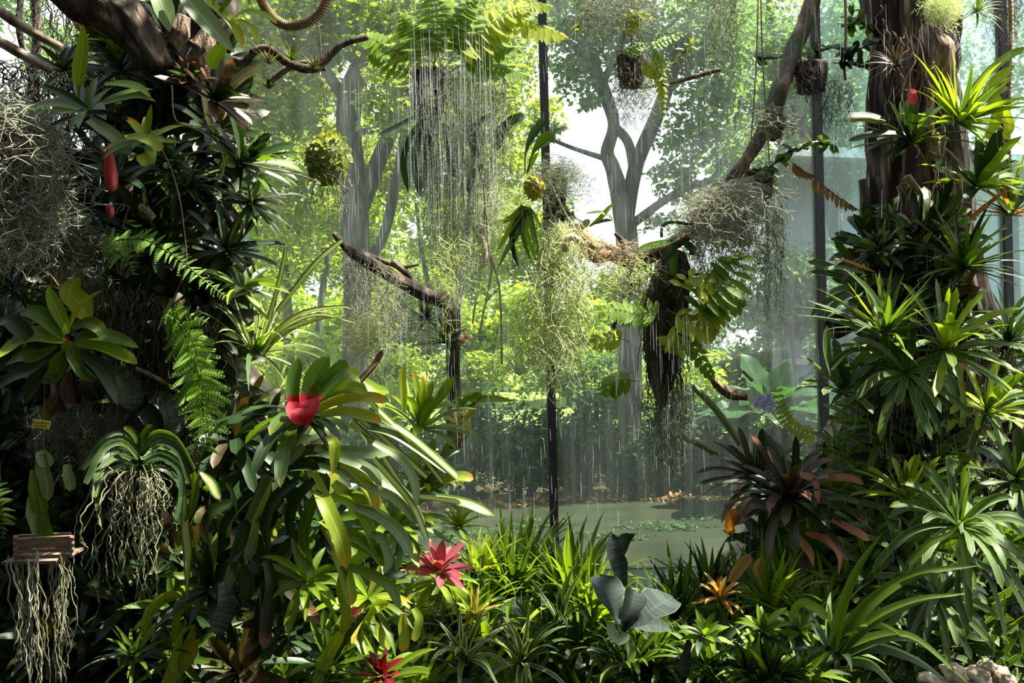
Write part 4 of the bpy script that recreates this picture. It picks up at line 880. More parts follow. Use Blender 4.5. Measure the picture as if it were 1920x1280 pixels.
# moss balls
def mossball(label, x, y, rx, ry, d, mat, leaves, seed, cat='moss ball', name='moss_ball', string=None, knob=.16):
    c = P(x, y, d); root = empty(name, c, label, cat, 'hanging moss balls'); mb = MB(); rings = []
    for i in range(23):
        t = i / 22; a = math.pi * (t * .98 + .01); rg = []
        for j in range(32):
            b = j / 32 * 6.283; q = Vector((math.cos(b) * math.sin(a), math.sin(b) * math.sin(a), math.cos(a))); k = 1 + knob * noise.noise(q * 3 + Vector((seed, 0, 0))) + .10 * noise.noise(q * 11)
            rg.append(c + Vector((q.x * S(rx, d), q.y * S(rx, d), q.z * S(ry, d))) * k)
        rings.append(rg)
    mb.ring_strip(rings); mb.build('ball', mat, root)
    if leaves: 
        L, W, n, mt = leaves; R = random.Random(seed); q = MB()
        for i in range(n):
            v = Vector((R.gauss(0, 1), R.gauss(0, 1) - .5, R.gauss(0, 1))).normalized(); p = c + Vector((v.x * S(rx, d), v.y * S(rx, d), v.z * S(ry, d)))
            blade(q, p, (v + Vector((0, 0, -.3)) + Vector((R.uniform(-.6, .6), 0, R.uniform(-.6, .6)))).normalized(), Vector((0, -.9, .4)), S(L, d) * R.uniform(.7, 1.2), S(W, d), 'oval', .4, .2, 4, R.random(), 3)
        q.build('foliage', mt, root)
    if string: px_branch('hanger', [(x, y - ry), (x - 6, y - ry - 60), (string, -60)], d, [.8, .8], m_string, root, sides=5, rough=0)
    return root
mossball('leafy hanging ball in front of the big forked trunk', 616, 296, 34, 42, 3.0, m_mossd, (13, 10, 260, G('leaf_button_fern', (.30, .34, .07), (.16, .22, .04), tl=.45)), 3, string=590)
roots(bpy.data.objects['moss_ball'], 580, 655, 320, 3.0, 110, 40, m_root, 1.2, 55, name='rootlets')
mossball('knobbly tan moss ball under the red-flowered rosette', 861, 795, 23, 33, 3.2, m_ball, None, 5)
mossball('golden moss cushion at the foot of the centre orchid', 1001, 352, 19, 22, 3.1, m_goldm, (5, 4, 60, m_gold), 6, knob=.3)
mossball('olive root ball clasping the leaning branch', 1450, 232, 20, 32, 3.15, m_olive, None, 7, knob=.3)
rb = [o for o in bpy.data.objects if o.name.startswith('moss_ball') and o.get('label', '').startswith('olive')][0]; roots(rb, 1430, 1480, 215, 3.12, 70, 50, m_root, 1.3, 57, name='rootlets', curl=2)
# ------------------------------------------------------------------ hand-placed plants
GL = 'bromeliads on the left trunk'; GR = 'bromeliads on the right trunk'; GC = 'bromeliads along the bank foot'
def br(label, px, py, d, L, W, n, mats, g=GL, **k):
    return rosette(k.pop('name', 'bromeliad'), k.pop('cat', 'bromeliad'), label, g, px, py, d, L, W, n, mats, **k)
# broad-leaved plant, far left
plant('broad_leaf_plant', 'plant', 'glossy broad-leaved plant at the left edge above the yellow tag', None, 2.45, (128, 645), [
    (m_bright, 42, 'oval', [(122, 640), (75, 628), (35, 640), (-5, 672, -.1)]), (m_green, 36, 'oval', [(118, 632), (90, 600), (62, 585), (36, 588)]), (m_bright, 26, 'lance', [(128, 625), (112, 590), (98, 560), (90, 535)]),
    (m_yel, 12, 'lance', [(130, 616), (142, 585), (160, 563), (193, 543)]), (m_green, 28, 'lance', [(136, 615), (165, 606), (188, 618), (192, 642)]), (m_green, 30, 'oval', [(140, 635), (180, 628), (225, 636), (260, 652)]),
    (m_bright, 30, 'oval', [(142, 645), (190, 648), (235, 668), (258, 682)]), (m_green, 42, 'oval', [(130, 655), (150, 675), (165, 700), (174, 715)]), (m_green, 40, 'oval', [(120, 660), (108, 690), (95, 705), (68, 708)]),
    (m_green, 30, 'lance', [(108, 650), (70, 668), (40, 668), (10, 684)]), (m_deep, 32, 'oval', [(95, 668), (60, 690), (25, 705), (-8, 730)]), (m_deep, 34, 'oval', [(90, 680), (70, 710), (55, 735), (48, 755)]),
    (m_red_tip, 26, 'oval', [(125, 705), (126, 730), (130, 750), (129, 766)]), (m_bright, 30, 'oval', [(135, 640), (128, 655), (120, 668)]), (m_deep, 36, 'oval', [(160, 680), (180, 690), (200, 710), (198, 740)]), (m_deep, 34, 'oval', [(60, 640), (40, 620), (15, 600), (-10, 610)]),
    (m_deep, 34, 'lance', [(150, 660), (190, 690), (215, 730), (220, 760)]), (m_olive, 30, 'lance', [(100, 700), (110, 740), (90, 770), (80, 790)]), (m_redh, 7, 'lance', [(127, 640), (124, 634), (121, 629)])])
plant('folded_leaf_plant', 'plant', 'single folded yellow-green leaf above the broad-leaved left plant', None, 2.6, (130, 575), [(m_yel, 42, 'oval', [(165, 600), (150, 570), (130, 545), (150, 520)])])
# red hearted neoregelia, star of the left cluster
NEO = br('largest bromeliad with scarlet centre cup, left of the centre', 566, 775, 2.45, 200, 26, 15, (m_green, m_deep, m_dark), axis=(.1, .95, -.1), e=(74, 104), droop=.75, seed=5, prof='strap', trace=[
    (m_neo, 36, 'strap', [(560, 778), (600, 735), (640, 695), (655, 690)], .5), (m_neo, 34, 'strap', [(570, 778, -.02), (582, 738), (590, 705), (618, 668)], .5), (m_neo, 26, 'strap', [(556, 775), (548, 740), (550, 710), (560, 670)], .4),
    (m_redh, 36, 'lance', [(566, 792, -.06), (554, 772, -.06), (543, 752, -.04)], .5), (m_redh, 38, 'lance', [(566, 792, -.08), (580, 768, -.08), (594, 746, -.05)], .5), (m_redh, 40, 'oval', [(566, 796, -.1), (567, 778, -.1), (568, 764, -.08)], .5),
    (m_gold, 24, 'strap', [(600, 780), (640, 772), (680, 778), (716, 790)]), (m_gold, 24, 'strap', [(596, 768), (640, 750), (690, 745), (730, 752)]), (m_pale, 28, 'strap', [(590, 840), (640, 848), (690, 850), (740, 846)]),
    (m_pale, 30, 'strap', [(610, 865), (670, 875), (720, 905), (760, 935), (800, 1000)]), (m_yel, 21, 'lance', [(612, 818, -.1), (626, 830, -.12), (627, 860, -.12), (623, 890, -.12)]), (m_pale, 24, 'strap', [(570, 835), (555, 850), (530, 870), (507, 886)]),
    (m_deep, 26, 'strap', [(520, 770), (480, 775), (450, 782), (425, 790)]), (m_pale, 28, 'oval', [(550, 800), (543, 825), (538, 842)]), (m_bright, 24, 'strap', [(590, 755), (625, 735), (660, 725), (690, 735)]), (m_yel, 26, 'strap', [(575, 765), (600, 735), (640, 705), (655, 698)])])
# pink bromeliad
br('pink-bracted rosette low in the centre-left', 824, 1066, 2.55, 66, 26, 13, (m_pink,), GC, axis=(.05, .75, -.5), e=(15, 85), droop=.3, prof='lance', seed=2, wave=.03)
br('deep crimson rosette cut by the bottom edge', 716, 1262, 2.3, 52, 17, 16, (m_crim,), GC, axis=(0, .9, -.4), e=(10, 75), droop=.3, prof='lance', seed=3)
br('green leaved base spreading under the crimson rosette', 716, 1275, 2.35, 120, 26, 16, (m_green, m_bright), GC, axis=(0, .8, -.4), e=(45, 90), droop=.5, prof='lance', seed=5)
br('green leaves splayed beneath the pink bracts', 822, 1085, 2.65, 90, 20, 14, (m_bright, m_green, m_gold), GC, axis=(0, .8, -.4), e=(55, 100), droop=.6, prof='lance', seed=6)
# top-left leaves
plant('bird_nest_plant', 'plant', 'big pale drooping leaf at the very top above the left trunk', None, 2.35, (345, 0), [(m_pale, 44, 'lance', [(330, -30), (365, 15), (400, 55), (440, 100)], .3), (m_pale, 40, 'lance', [(280, -30), (300, 0), (310, 30), (318, 60)]), (m_pale, 50, 'lance', [(240, -40), (270, -10), (300, 0)])])
plant('strap_leaf_plant', 'plant', 'arching yellow-green leaves beside the big pale top leaf', None, 2.5, (400, 20), [(m_yel, 22, 'strap', [(385, 0), (420, 28), (440, 50), (456, 88)]), (m_yel, 14, 'strap', [(400, 40), (440, 38), (470, 50), (482, 78)]), (m_bright, 26, 'strap', [(400, 130), (400, 110), (412, 95), (414, 82)]), (m_yel, 12, 'strap', [(430, 40), (460, 22), (500, 28), (520, 45)]),
    (m_bright, 16, 'strap', [(400, 10), (420, -10), (450, -10), (470, 10)]), (m_green, 14, 'strap', [(410, 30), (430, 0), (445, -20)])])
plant('paddle_leaf_plant', 'plant', 'single upright paddle-shaped leaf near the upper left', None, 2.55, (148, 190), [(m_bright, 27, 'oval', [(147, 165), (150, 130), (155, 90), (156, 46)]), (m_green, 6, 'para', [(146, 195), (147, 180), (148, 160)])])
br('glossy leaves fanning left of the upper trunk', 165, 205, 2.55, 120, 30, 11, (m_deep, m_dark, m_green), axis=(-.2, .5, -.8), e=(60, 95), droop=.5, prof='lance', seed=7, trace=[
    (m_yel, 34, 'oval', [(148, 205), (130, 205), (112, 205), (95, 208)]), (m_pale, 30, 'strap', [(165, 225), (190, 240), (220, 262), (243, 292)]), (m_bright, 22, 'lance', [(195, 158), (230, 158), (262, 165), (284, 184)]), (m_bright, 20, 'lance', [(195, 195), (230, 185), (262, 180), (292, 190)]), (m_green, 28, 'lance', [(150, 205), (110, 195), (70, 200), (30, 215)])])
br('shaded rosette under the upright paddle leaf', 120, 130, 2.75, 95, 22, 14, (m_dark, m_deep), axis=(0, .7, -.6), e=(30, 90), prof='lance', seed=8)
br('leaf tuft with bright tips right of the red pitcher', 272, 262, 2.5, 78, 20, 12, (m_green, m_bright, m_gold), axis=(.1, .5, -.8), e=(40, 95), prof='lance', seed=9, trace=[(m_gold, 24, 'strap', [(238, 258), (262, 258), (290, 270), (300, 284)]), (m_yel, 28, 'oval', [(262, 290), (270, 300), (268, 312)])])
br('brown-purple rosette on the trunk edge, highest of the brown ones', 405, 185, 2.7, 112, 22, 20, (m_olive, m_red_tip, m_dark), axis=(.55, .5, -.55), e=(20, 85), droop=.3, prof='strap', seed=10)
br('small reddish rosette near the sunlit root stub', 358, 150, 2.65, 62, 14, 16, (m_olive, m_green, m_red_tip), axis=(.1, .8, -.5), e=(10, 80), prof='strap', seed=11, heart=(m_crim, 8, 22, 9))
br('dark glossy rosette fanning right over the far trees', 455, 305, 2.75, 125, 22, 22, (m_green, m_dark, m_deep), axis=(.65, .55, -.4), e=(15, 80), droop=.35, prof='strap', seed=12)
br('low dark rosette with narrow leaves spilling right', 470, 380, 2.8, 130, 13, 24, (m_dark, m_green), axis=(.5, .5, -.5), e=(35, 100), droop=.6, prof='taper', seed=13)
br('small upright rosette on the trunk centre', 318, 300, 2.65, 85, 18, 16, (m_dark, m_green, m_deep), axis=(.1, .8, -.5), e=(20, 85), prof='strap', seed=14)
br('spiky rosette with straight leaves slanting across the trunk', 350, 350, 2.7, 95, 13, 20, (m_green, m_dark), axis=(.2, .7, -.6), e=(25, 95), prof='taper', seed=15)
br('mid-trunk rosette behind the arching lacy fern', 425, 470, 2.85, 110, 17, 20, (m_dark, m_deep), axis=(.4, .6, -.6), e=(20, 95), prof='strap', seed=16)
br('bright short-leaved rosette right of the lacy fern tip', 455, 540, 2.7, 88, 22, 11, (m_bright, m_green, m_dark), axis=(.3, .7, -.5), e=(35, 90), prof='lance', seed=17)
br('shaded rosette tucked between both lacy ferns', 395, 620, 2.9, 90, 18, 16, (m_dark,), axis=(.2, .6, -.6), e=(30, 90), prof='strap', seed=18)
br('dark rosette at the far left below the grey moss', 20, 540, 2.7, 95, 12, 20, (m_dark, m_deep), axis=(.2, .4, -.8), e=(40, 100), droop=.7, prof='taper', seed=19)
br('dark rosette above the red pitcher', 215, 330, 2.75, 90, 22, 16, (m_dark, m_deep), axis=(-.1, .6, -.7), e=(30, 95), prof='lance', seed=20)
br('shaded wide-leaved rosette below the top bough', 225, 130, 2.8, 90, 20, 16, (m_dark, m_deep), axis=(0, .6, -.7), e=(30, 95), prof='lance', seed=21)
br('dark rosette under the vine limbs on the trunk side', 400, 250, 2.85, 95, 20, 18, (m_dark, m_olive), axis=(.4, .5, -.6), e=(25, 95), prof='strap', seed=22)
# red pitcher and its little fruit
def pod(label, pts, d, rad, mat, cat, name, group=None):
    o = px_branch(name, pts, d, rad, mat, None, origin=P(pts[0][0], pts[0][1], d), sides=18, seg=26, rough=.03); return tag(o, label, cat, group)
pod('hanging red pitcher-shaped pod on the left trunk', [(204, 278), (205, 295), (208, 325), (209, 350), (206, 358)], 2.45, [4, 9, 13, 11, 3], m_redf, 'pitcher', 'red_pitcher')
pod('small dull red fruit below the red pitcher', [(205, 382), (206, 390), (207, 402), (207, 408)], 2.5, [3, 8, 8, 2], m_redf, 'fruit', 'red_fruit')
# vanda orchid with arching leaves and root beard
vl = []
for k in range(9):
    for sg, ex in ((-1, 112), (1, 104)):
        z = -.05 * (k % 3) + .02 * k
        vl.append(((m_deep, m_rim, m_dark)[(k + sg) % 3], 11, 'para', [(262 + sg * 4, 850 + k * 4), (262 + sg * (30 + k * 2), 812 + k * 9, z), (262 + sg * (70 + k * 1), 822 + k * 12, z - .05), (262 + sg * (ex - k * 5), 880 + k * 13 - (k % 2) * 14, z - .10)], .5))
vl += [(m_green, 12, 'strap', [(262, 850), (264, 825), (276, 805), (285, 796)]), (m_green, 12, 'strap', [(262, 850), (258, 825), (246, 808), (232, 800)])]
vo = plant('vanda_orchid', 'orchid', 'orchid with arching leaf fan and a beard of roots on the lower left trunk', 'orchids', 2.5, (262, 862), vl)
roots(vo, 215, 300, 880, 2.5, 320, 34, m_root, 2.0, 24, curl=1.6); roots(vo, 150, 260, 880, 2.45, 330, 14, m_root, 2.0, 25, side=-.25, curl=1.6); roots(vo, 262, 305, 885, 2.45, 200, 22, m_root, 1.3, 26, curl=2)
# slatted basket with orchid leaves and long roots
wb_ = empty('slatted_basket', P(80, 1028, 2.35), 'small slatted wooden basket hanging at the lower left', 'basket')
for k in range(4):
    mb = MB(); y = 1010 + k * 11; a, b = P(27 + k, y + 2, 2.3), P(134 + k, y - 4 + k, 2.3); obox(mb, (a + b) / 2, (b - a) / 2, Vector((0, .006, 0)), Vector((0, 0, S(2.5, 2.3)))); mb.build('slat', m_slat, wb_, smooth=False)
    mb = MB(); a, b = P(34 + k, y - 5, 2.46), P(132 + k, y - 10, 2.46); obox(mb, (a + b) / 2, (b - a) / 2, Vector((0, .006, 0)), Vector((0, 0, S(2.5, 2.3)))); mb.build('slat', m_slat, wb_, smooth=False)
    for xx in (28, 134): 
        mb = MB(); a, b = P(xx, y, 2.29), P(xx + 2, y - 5, 2.47); obox(mb, (a + b) / 2, (b - a) / 2, Vector((S(4, 2.3), 0, 0)), Vector((0, 0, S(2.4, 2.3)))); mb.build('slat', m_slat, wb_, smooth=False)
mb = MB(); obox(mb, P(82, 1042, 2.38), Vector((S(50, 2.38), 0, 0)), Vector((0, .075, 0)), Vector((0, 0, .004))); mb.build('base', m_slat, wb_, smooth=False)
px_branch('hanger', [(82, 1010), (80, 900), (84, 700)], 2.42, [.8, .8, .8], m_rootd, wb_, sides=5, rough=0)
po = plant('pendent_orchid', 'orchid', 'orchid with thick flat drooping leaves growing from the slatted basket', 'orchids', 2.36, (85, 1000), [
    (m_pale, 26, 'strap', [(80, 850), (80, 875), (88, 905), (90, 938)]), (m_green, 27, 'strap', [(66, 880), (68, 915), (76, 945), (80, 965)]), (m_pale, 28, 'strap', [(62, 930), (64, 960), (72, 985), (76, 1005)]), (m_green, 24, 'strap', [(84, 960), (84, 985), (90, 1005), (94, 1026)]),
    (m_pale, 20, 'strap', [(126, 870), (128, 890), (132, 905), (131, 920)]), (m_pale, 26, 'strap', [(76, 845), (80, 855), (86, 866), (88, 876)])])
roots(po, 20, 140, 1045, 2.34, 300, 34, m_root, 1.8, 27, curl=1.0, name='aerial_roots', minlen=.6); roots(po, 15, 70, 1040, 2.3, 320, 7, m_rootw, 2.2, 28, curl=.9, minlen=.8)
# yellow plant tag
tg_ = empty('plant_tag', P(77, 795, 2.3), 'small yellow plant label with two lines of dark print', 'label')
c = P(77, 795, 2.3); ax = (P(94, 798.5, 2.3) - P(61, 795, 2.3)) / 2; az = (P(79, 787.5, 2.3) - P(77, 803, 2.3)) / 2; mb = MB(); obox(mb, c, ax, Vector((0, .0008, 0)), az); mb.build('plate', m_label, tg_, smooth=False)
for body, dy, wd in (('TILLANDSIA', .32, 26), ('aeranthos', -.38, 20)):
    cu = bpy.data.curves.new('print', 'FONT'); cu.body = body; cu.size = S(6.0 if dy > 0 else 5.6, 2.3); cu.align_x = 'CENTER'; cu.align_y = 'CENTER'; cu.extrude = .0002
    tm = bpy.data.objects.new('print_tmp', cu); COL.objects.link(tm); dg = bpy.context.evaluated_depsgraph_get(); me = bpy.data.meshes.new_from_object(tm.evaluated_get(dg)); bpy.data.objects.remove(tm)
    me.materials.clear(); me.materials.append(m_ink); o = bpy.data.objects.new('print', me); COL.objects.link(o); o.parent = tg_
    o.location = az * dy * 1.0 + Vector((0, -.0022, 0)); o.rotation_euler = (math.radians(90), math.atan2(S(3.5, 2.3), S(33, 2.3)), 0)
px_branch('stake', [(68, 760), (72, 775), (77, 792)], 2.31, [1, 1, 1], m_string, tg_, sides=5, rough=0)
# dark banded leaves
plant('banded_leaf_plant', 'plant', 'dark grey banded leaves hanging behind the lower lacy fern', None, 2.7, (240, 700), [(m_band, 44, 'strap', [(205, 690), (230, 715), (245, 740), (242, 768)]), (m_band, 42, 'strap', [(285, 745), (310, 755), (325, 780), (326, 815)]), (m_band, 40, 'strap', [(265, 770), (290, 790), (300, 820)])])
# variegated / yellow pendulous leaves of lower-left
plant('striped_leaf_plant', 'plant', 'long cream-centred leaves hanging beside the orchid root beard', None, 2.4, (345, 920), [(m_varl, 19, 'lance', [(346, 930), (348, 990), (352, 1040), (350, 1125)]), (m_varl, 20, 'lance', [(376, 885), (395, 905), (405, 925), (416, 942)]), (m_green, 18, 'strap', [(345, 975), (360, 950), (368, 920), (364, 880)]), (m_green, 10, 'taper', [(425, 905), (440, 935), (445, 970)])])
cs = plant('bromeliad', 'bromeliad', 'cascade of shiny pale straps between the scarlet and the pink bromeliads', GL, 2.28, (640, 900), [
    (m_pale, 22, 'strap', [(600, 850), (650, 862), (690, 880), (716, 912)]), (m_pale, 20, 'strap', [(640, 880), (690, 912), (740, 935), (786, 985)]), (m_gold, 22, 'strap', [(640, 870), (668, 886), (695, 915), (709, 960)]), (m_pale, 27, 'strap', [(660, 950), (700, 962), (745, 995), (774, 1046)]),
    (m_bright, 26, 'strap', [(640, 1005), (670, 1008), (700, 1030), (722, 1062)]), (m_bright, 26, 'strap', [(630, 990), (660, 1012), (695, 1030), (716, 1044)]), (m_yel, 26, 'strap', [(625, 1030), (645, 1070), (655, 1105), (660, 1135)]), (m_pale, 20, 'strap', [(690, 1000), (715, 1010), (728, 1050), (720, 1075)]),
    (m_varl, 14, 'para', [(700, 860), (740, 905), (775, 950), (800, 1010)]), (m_pale, 20, 'strap', [(700, 830), (750, 860), (775, 900), (782, 950)]), (m_green, 24, 'strap', [(600, 920), (580, 960), (570, 1000), (575, 1040)]), (m_deep, 26, 'strap', [(590, 900), (560, 930), (545, 970), (548, 1010)]),
    (m_bright, 24, 'strap', [(620, 930), (660, 945), (690, 985), (700, 1030)]), (m_green, 22, 'strap', [(640, 1060), (690, 1075), (730, 1100), (750, 1140)]), (m_bright, 20, 'strap', [(650, 1050), (640, 1100), (650, 1150), (640, 1190)]), (m_dark, 26, 'strap', [(560, 900), (520, 930), (500, 980), (505, 1030)])])
plant('bromeliad', 'bromeliad', 'dim blue-grey straps hanging at the heart of the left bank', GL, 2.33, (470, 1010), [
    (m_pale, 22, 'strap', [(480, 980), (470, 1030), (440, 1060), (425, 1110)], .3), (m_deep, 26, 'strap', [(500, 1050), (510, 1100), (500, 1150), (496, 1200)]), (m_band, 34, 'strap', [(420, 1090), (425, 1130), (415, 1160), (405, 1190)]), (m_deep, 28, 'strap', [(455, 990), (445, 1050), (465, 1090), (455, 1130)]), (m_green, 20, 'lance', [(560, 1040), (575, 1060), (585, 1080), (578, 1100)]),
    (m_dark, 28, 'strap', [(440, 940), (400, 960), (385, 990), (390, 1020)]), (m_red_tip, 24, 'strap', [(490, 1100), (500, 1140), (498, 1180), (495, 1215)])])
br('wide grey-green strap leaves drooping in the shadow below the scarlet cup', 520, 880, 2.65, 150, 24, 18, (m_deep, m_dark), axis=(-.1, .3, -.9), e=(50, 100), droop=.9, seed=24, trace=[(m_pale, 32, 'strap', [(505, 890), (490, 940), (470, 990), (455, 1030)], .5), (m_deep, 30, 'strap', [(455, 1035), (430, 1070), (410, 1095)]), (m_pale, 24, 'strap', [(470, 1080), (450, 1110), (425, 1135)])])
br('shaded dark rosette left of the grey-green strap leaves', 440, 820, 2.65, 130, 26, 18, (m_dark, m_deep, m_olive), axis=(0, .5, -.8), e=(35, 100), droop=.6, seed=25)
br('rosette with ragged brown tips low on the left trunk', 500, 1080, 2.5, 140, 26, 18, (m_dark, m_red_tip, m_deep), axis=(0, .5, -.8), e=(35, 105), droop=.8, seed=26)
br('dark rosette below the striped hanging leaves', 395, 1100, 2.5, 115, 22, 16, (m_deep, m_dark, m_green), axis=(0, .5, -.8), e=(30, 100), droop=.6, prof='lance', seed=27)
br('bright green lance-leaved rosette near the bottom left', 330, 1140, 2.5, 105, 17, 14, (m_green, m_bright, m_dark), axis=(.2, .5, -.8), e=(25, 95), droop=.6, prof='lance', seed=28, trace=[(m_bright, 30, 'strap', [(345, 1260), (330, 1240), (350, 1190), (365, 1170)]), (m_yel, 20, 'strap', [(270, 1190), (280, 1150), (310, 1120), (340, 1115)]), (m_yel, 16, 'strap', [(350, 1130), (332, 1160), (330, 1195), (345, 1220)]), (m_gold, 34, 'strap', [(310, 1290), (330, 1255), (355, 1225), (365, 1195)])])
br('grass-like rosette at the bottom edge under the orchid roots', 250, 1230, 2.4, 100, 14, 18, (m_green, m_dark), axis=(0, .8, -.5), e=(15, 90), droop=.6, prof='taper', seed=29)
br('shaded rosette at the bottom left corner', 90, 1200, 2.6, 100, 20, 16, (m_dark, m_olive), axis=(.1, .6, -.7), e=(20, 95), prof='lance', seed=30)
br('big gold-tipped bromeliad below the scarlet cup', 600, 975, 2.62, 130, 24, 20, (m_green, m_deep, m_gold), axis=(.15, .6, -.7), e=(40, 105), droop=.8, seed=31, trace=[
    (m_yel, 27, 'strap', [(585, 885, -.2), (610, 945, -.3), (638, 1010, -.32), (650, 1066, -.3)], .4), (m_yel, 22, 'strap', [(660, 890, -.25), (682, 905, -.25), (700, 930, -.25), (706, 962, -.25)]), (m_gold, 26, 'strap', [(660, 890), (680, 905), (700, 935), (706, 958)]), (m_yel, 26, 'strap', [(625, 905), (640, 920), (660, 945), (668, 965)]), (m_bright, 28, 'strap', [(610, 940), (650, 930), (700, 950), (740, 1000)]), (m_gold, 26, 'strap', [(700, 1030), (660, 1060), (655, 1100), (670, 1135)])])
br('yellow-green bromeliad with sunburnt tips left of the pink rosette', 690, 1120, 2.5, 115, 19, 18, (m_green, m_bright, m_gold), GC, axis=(.1, .7, -.6), e=(30, 100), droop=.7, prof='lance', seed=32, trace=[(m_gold, 20, 'strap', [(755, 1150), (756, 1175), (758, 1200), (755, 1222)]), (m_gold, 18, 'strap', [(775, 1140), (785, 1160), (780, 1185), (777, 1202)]), (m_yel, 22, 'strap', [(690, 1160), (705, 1180), (720, 1200), (730, 1218)]), (m_yel, 20, 'strap', [(683, 1170), (690, 1150), (710, 1135), (730, 1130)])])
br('tall rosette of fresh green leaves above the pink bracts', 745, 985, 2.68, 130, 18, 20, (m_pale, m_bright, m_green), GC, axis=(.1, .7, -.5), e=(20, 95), droop=.7, seed=33)
br('soft yellow rosette behind the pink bracts', 860, 985, 2.8, 75, 12, 22, (m_yel, m_bright), GC, axis=(.1, .85, -.3), e=(10, 85), droop=.5, prof='taper', seed=34)
br('bright rosette under the lowest left leaf spray', 575, 1090, 2.4, 95, 22, 14, (m_bright, m_green), axis=(.1, .5, -.8), e=(30, 95), droop=.6, prof='lance', seed=35)
br('fresh strap-leaved clump at the bottom left of centre', 620, 1245, 2.35, 125, 20, 14, (m_green, m_deep, m_bright), GC, axis=(.1, .9, -.4), e=(10, 75), droop=.5, seed=36, trace=[(m_yel, 24, 'strap', [(592, 1290), (605, 1250), (622, 1215), (645, 1180)])])
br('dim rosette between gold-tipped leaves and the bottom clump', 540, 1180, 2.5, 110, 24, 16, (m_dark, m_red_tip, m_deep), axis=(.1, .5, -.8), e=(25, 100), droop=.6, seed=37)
# cream striped arching leaves
sp = br('cream-striped long-leaved plant arching over the garden on the left', 480, 660, 2.75, 170, 13, 26, (m_varl, m_var, m_rim, m_varl), 'variegated long-leaved plants', name='spider_plant', cat='plant', axis=(.35, .85, -.2), e=(8, 70), droop=.9, prof='grass', seed=38, trace=[
    (m_varl, 12, 'grass', [(495, 660), (520, 620), (570, 585), (640, 575), (662, 580)]), (m_varl, 12, 'grass', [(495, 655), (540, 610), (600, 590), (668, 606)]), (m_varl, 12, 'para', [(520, 585), (550, 545), (595, 490), (642, 450)]), (m_varl, 9, 'grass', [(505, 600), (530, 500), (537, 465), (545, 462)]), (m_varl, 14, 'grass', [(490, 665), (530, 625), (590, 600), (650, 590)]), (m_bright, 18, 'lance', [(450, 545), (480, 530), (515, 535), (545, 550)])])
# leaf spray at centre left: long ribbed stalks sweeping right-down
sw = plant('sweeping_leaf_plant', 'plant', 'bundle of long ribbed stalks sweeping down right from the scarlet bromeliad', None, 2.55, (640, 780), [
    (m_varl, 13, 'para', [(630, 765), (680, 790), (740, 840), (800, 895)]), (m_varl, 12, 'para', [(660, 790), (700, 830), (740, 890), (775, 950)]), (m_pale, 26, 'strap', [(690, 800), (740, 812), (800, 850), (850, 890)]), (m_varl, 14, 'para', [(690, 770), (760, 810), (820, 860), (870, 905)]), (m_varl, 20, 'strap', [(780, 930), (830, 935), (880, 945), (930, 968)]),
    (m_gold, 20, 'strap', [(830, 905), (850, 895), (870, 893), (888, 898)]), (m_varl, 10, 'para', [(640, 720), (700, 760), (770, 830), (830, 905)]), (m_bright, 26, 'strap', [(640, 690), (660, 700), (700, 730), (730, 735)]), (m_brownb, 14, 'strap', [(650, 740), (680, 710), (705, 680), (718, 655)]), (m_brownb, 10, 'para', [(640, 745), (672, 715), (708, 675), (712, 668)])])
br('loose green rosette right of the sweeping stalks', 790, 800, 2.8, 130, 17, 18, (m_bright, m_green, m_yel), GC, axis=(.1, .9, -.3), e=(8, 75), droop=.55, seed=39, trace=[(m_bright, 16, 'strap', [(790, 800), (800, 770), (830, 740), (852, 705)]), (m_yel, 14, 'strap', [(758, 770), (757, 740), (755, 710), (756, 685)])])
br('dense green rosette under the loose one left of tan moss ball', 800, 905, 2.8, 120, 14, 26, (m_bright, m_green, m_pale), GC, axis=(.15, .85, -.3), e=(10, 85), droop=.6, seed=40)
# red flowered rosette on the drooping branch
rf = br('dark rosette with small reddish blooms on the drooping branch', 838, 640, 3.15, 105, 11, 30, (m_green, m_dark, m_red_tip), 'rosettes on the hanging branches', axis=(.05, .9, -.3), e=(10, 95), droop=.45, prof='taper', seed=41, heart=(m_crim, 4, 22, 6))
for q in range(5):
    mb = MB(); b0 = P(866 + (q % 3) * 8, 632 + (q // 3) * 9, 3.0)
    for j in range(5): blade(mb, b0, Vector((math.cos(j * 1.257), -.4, math.sin(j * 1.257))), Vector((0, -1, 0)), .012, .007, 'oval', .1, .2, 3, .5, 3)
    mb.build('flower', m_pink if q % 2 else m_cream, rf)
br('slim-leaved tuft behind the red-bloomed rosette', 800, 600, 3.3, 80, 8, 26, (m_dark, m_green), 'rosettes on the hanging branches', axis=(-.2, .8, -.3), e=(10, 100), prof='taper', seed=42, split=False)
plant('moss_ball_orchid', 'orchid', 'leafy orchid stems springing from the tan moss ball', 'orchids', 3.15, (862, 765), [(m_bright, 15, 'lance', [(880, 752), (905, 748), (935, 748), (966, 752)]), (m_green, 12, 'lance', [(862, 770), (872, 750), (890, 740), (905, 738)]), (m_bright, 12, 'lance', [(858, 765), (840, 755), (828, 760), (806, 768)]), (m_green, 9, 'lance', [(865, 765), (885, 760), (900, 745), (915, 742)]), (m_gold, 10, 'lance', [(870, 790), (886, 770), (895, 765)]), (m_green, 10, 'lance', [(860, 768), (855, 745), (860, 730)])])
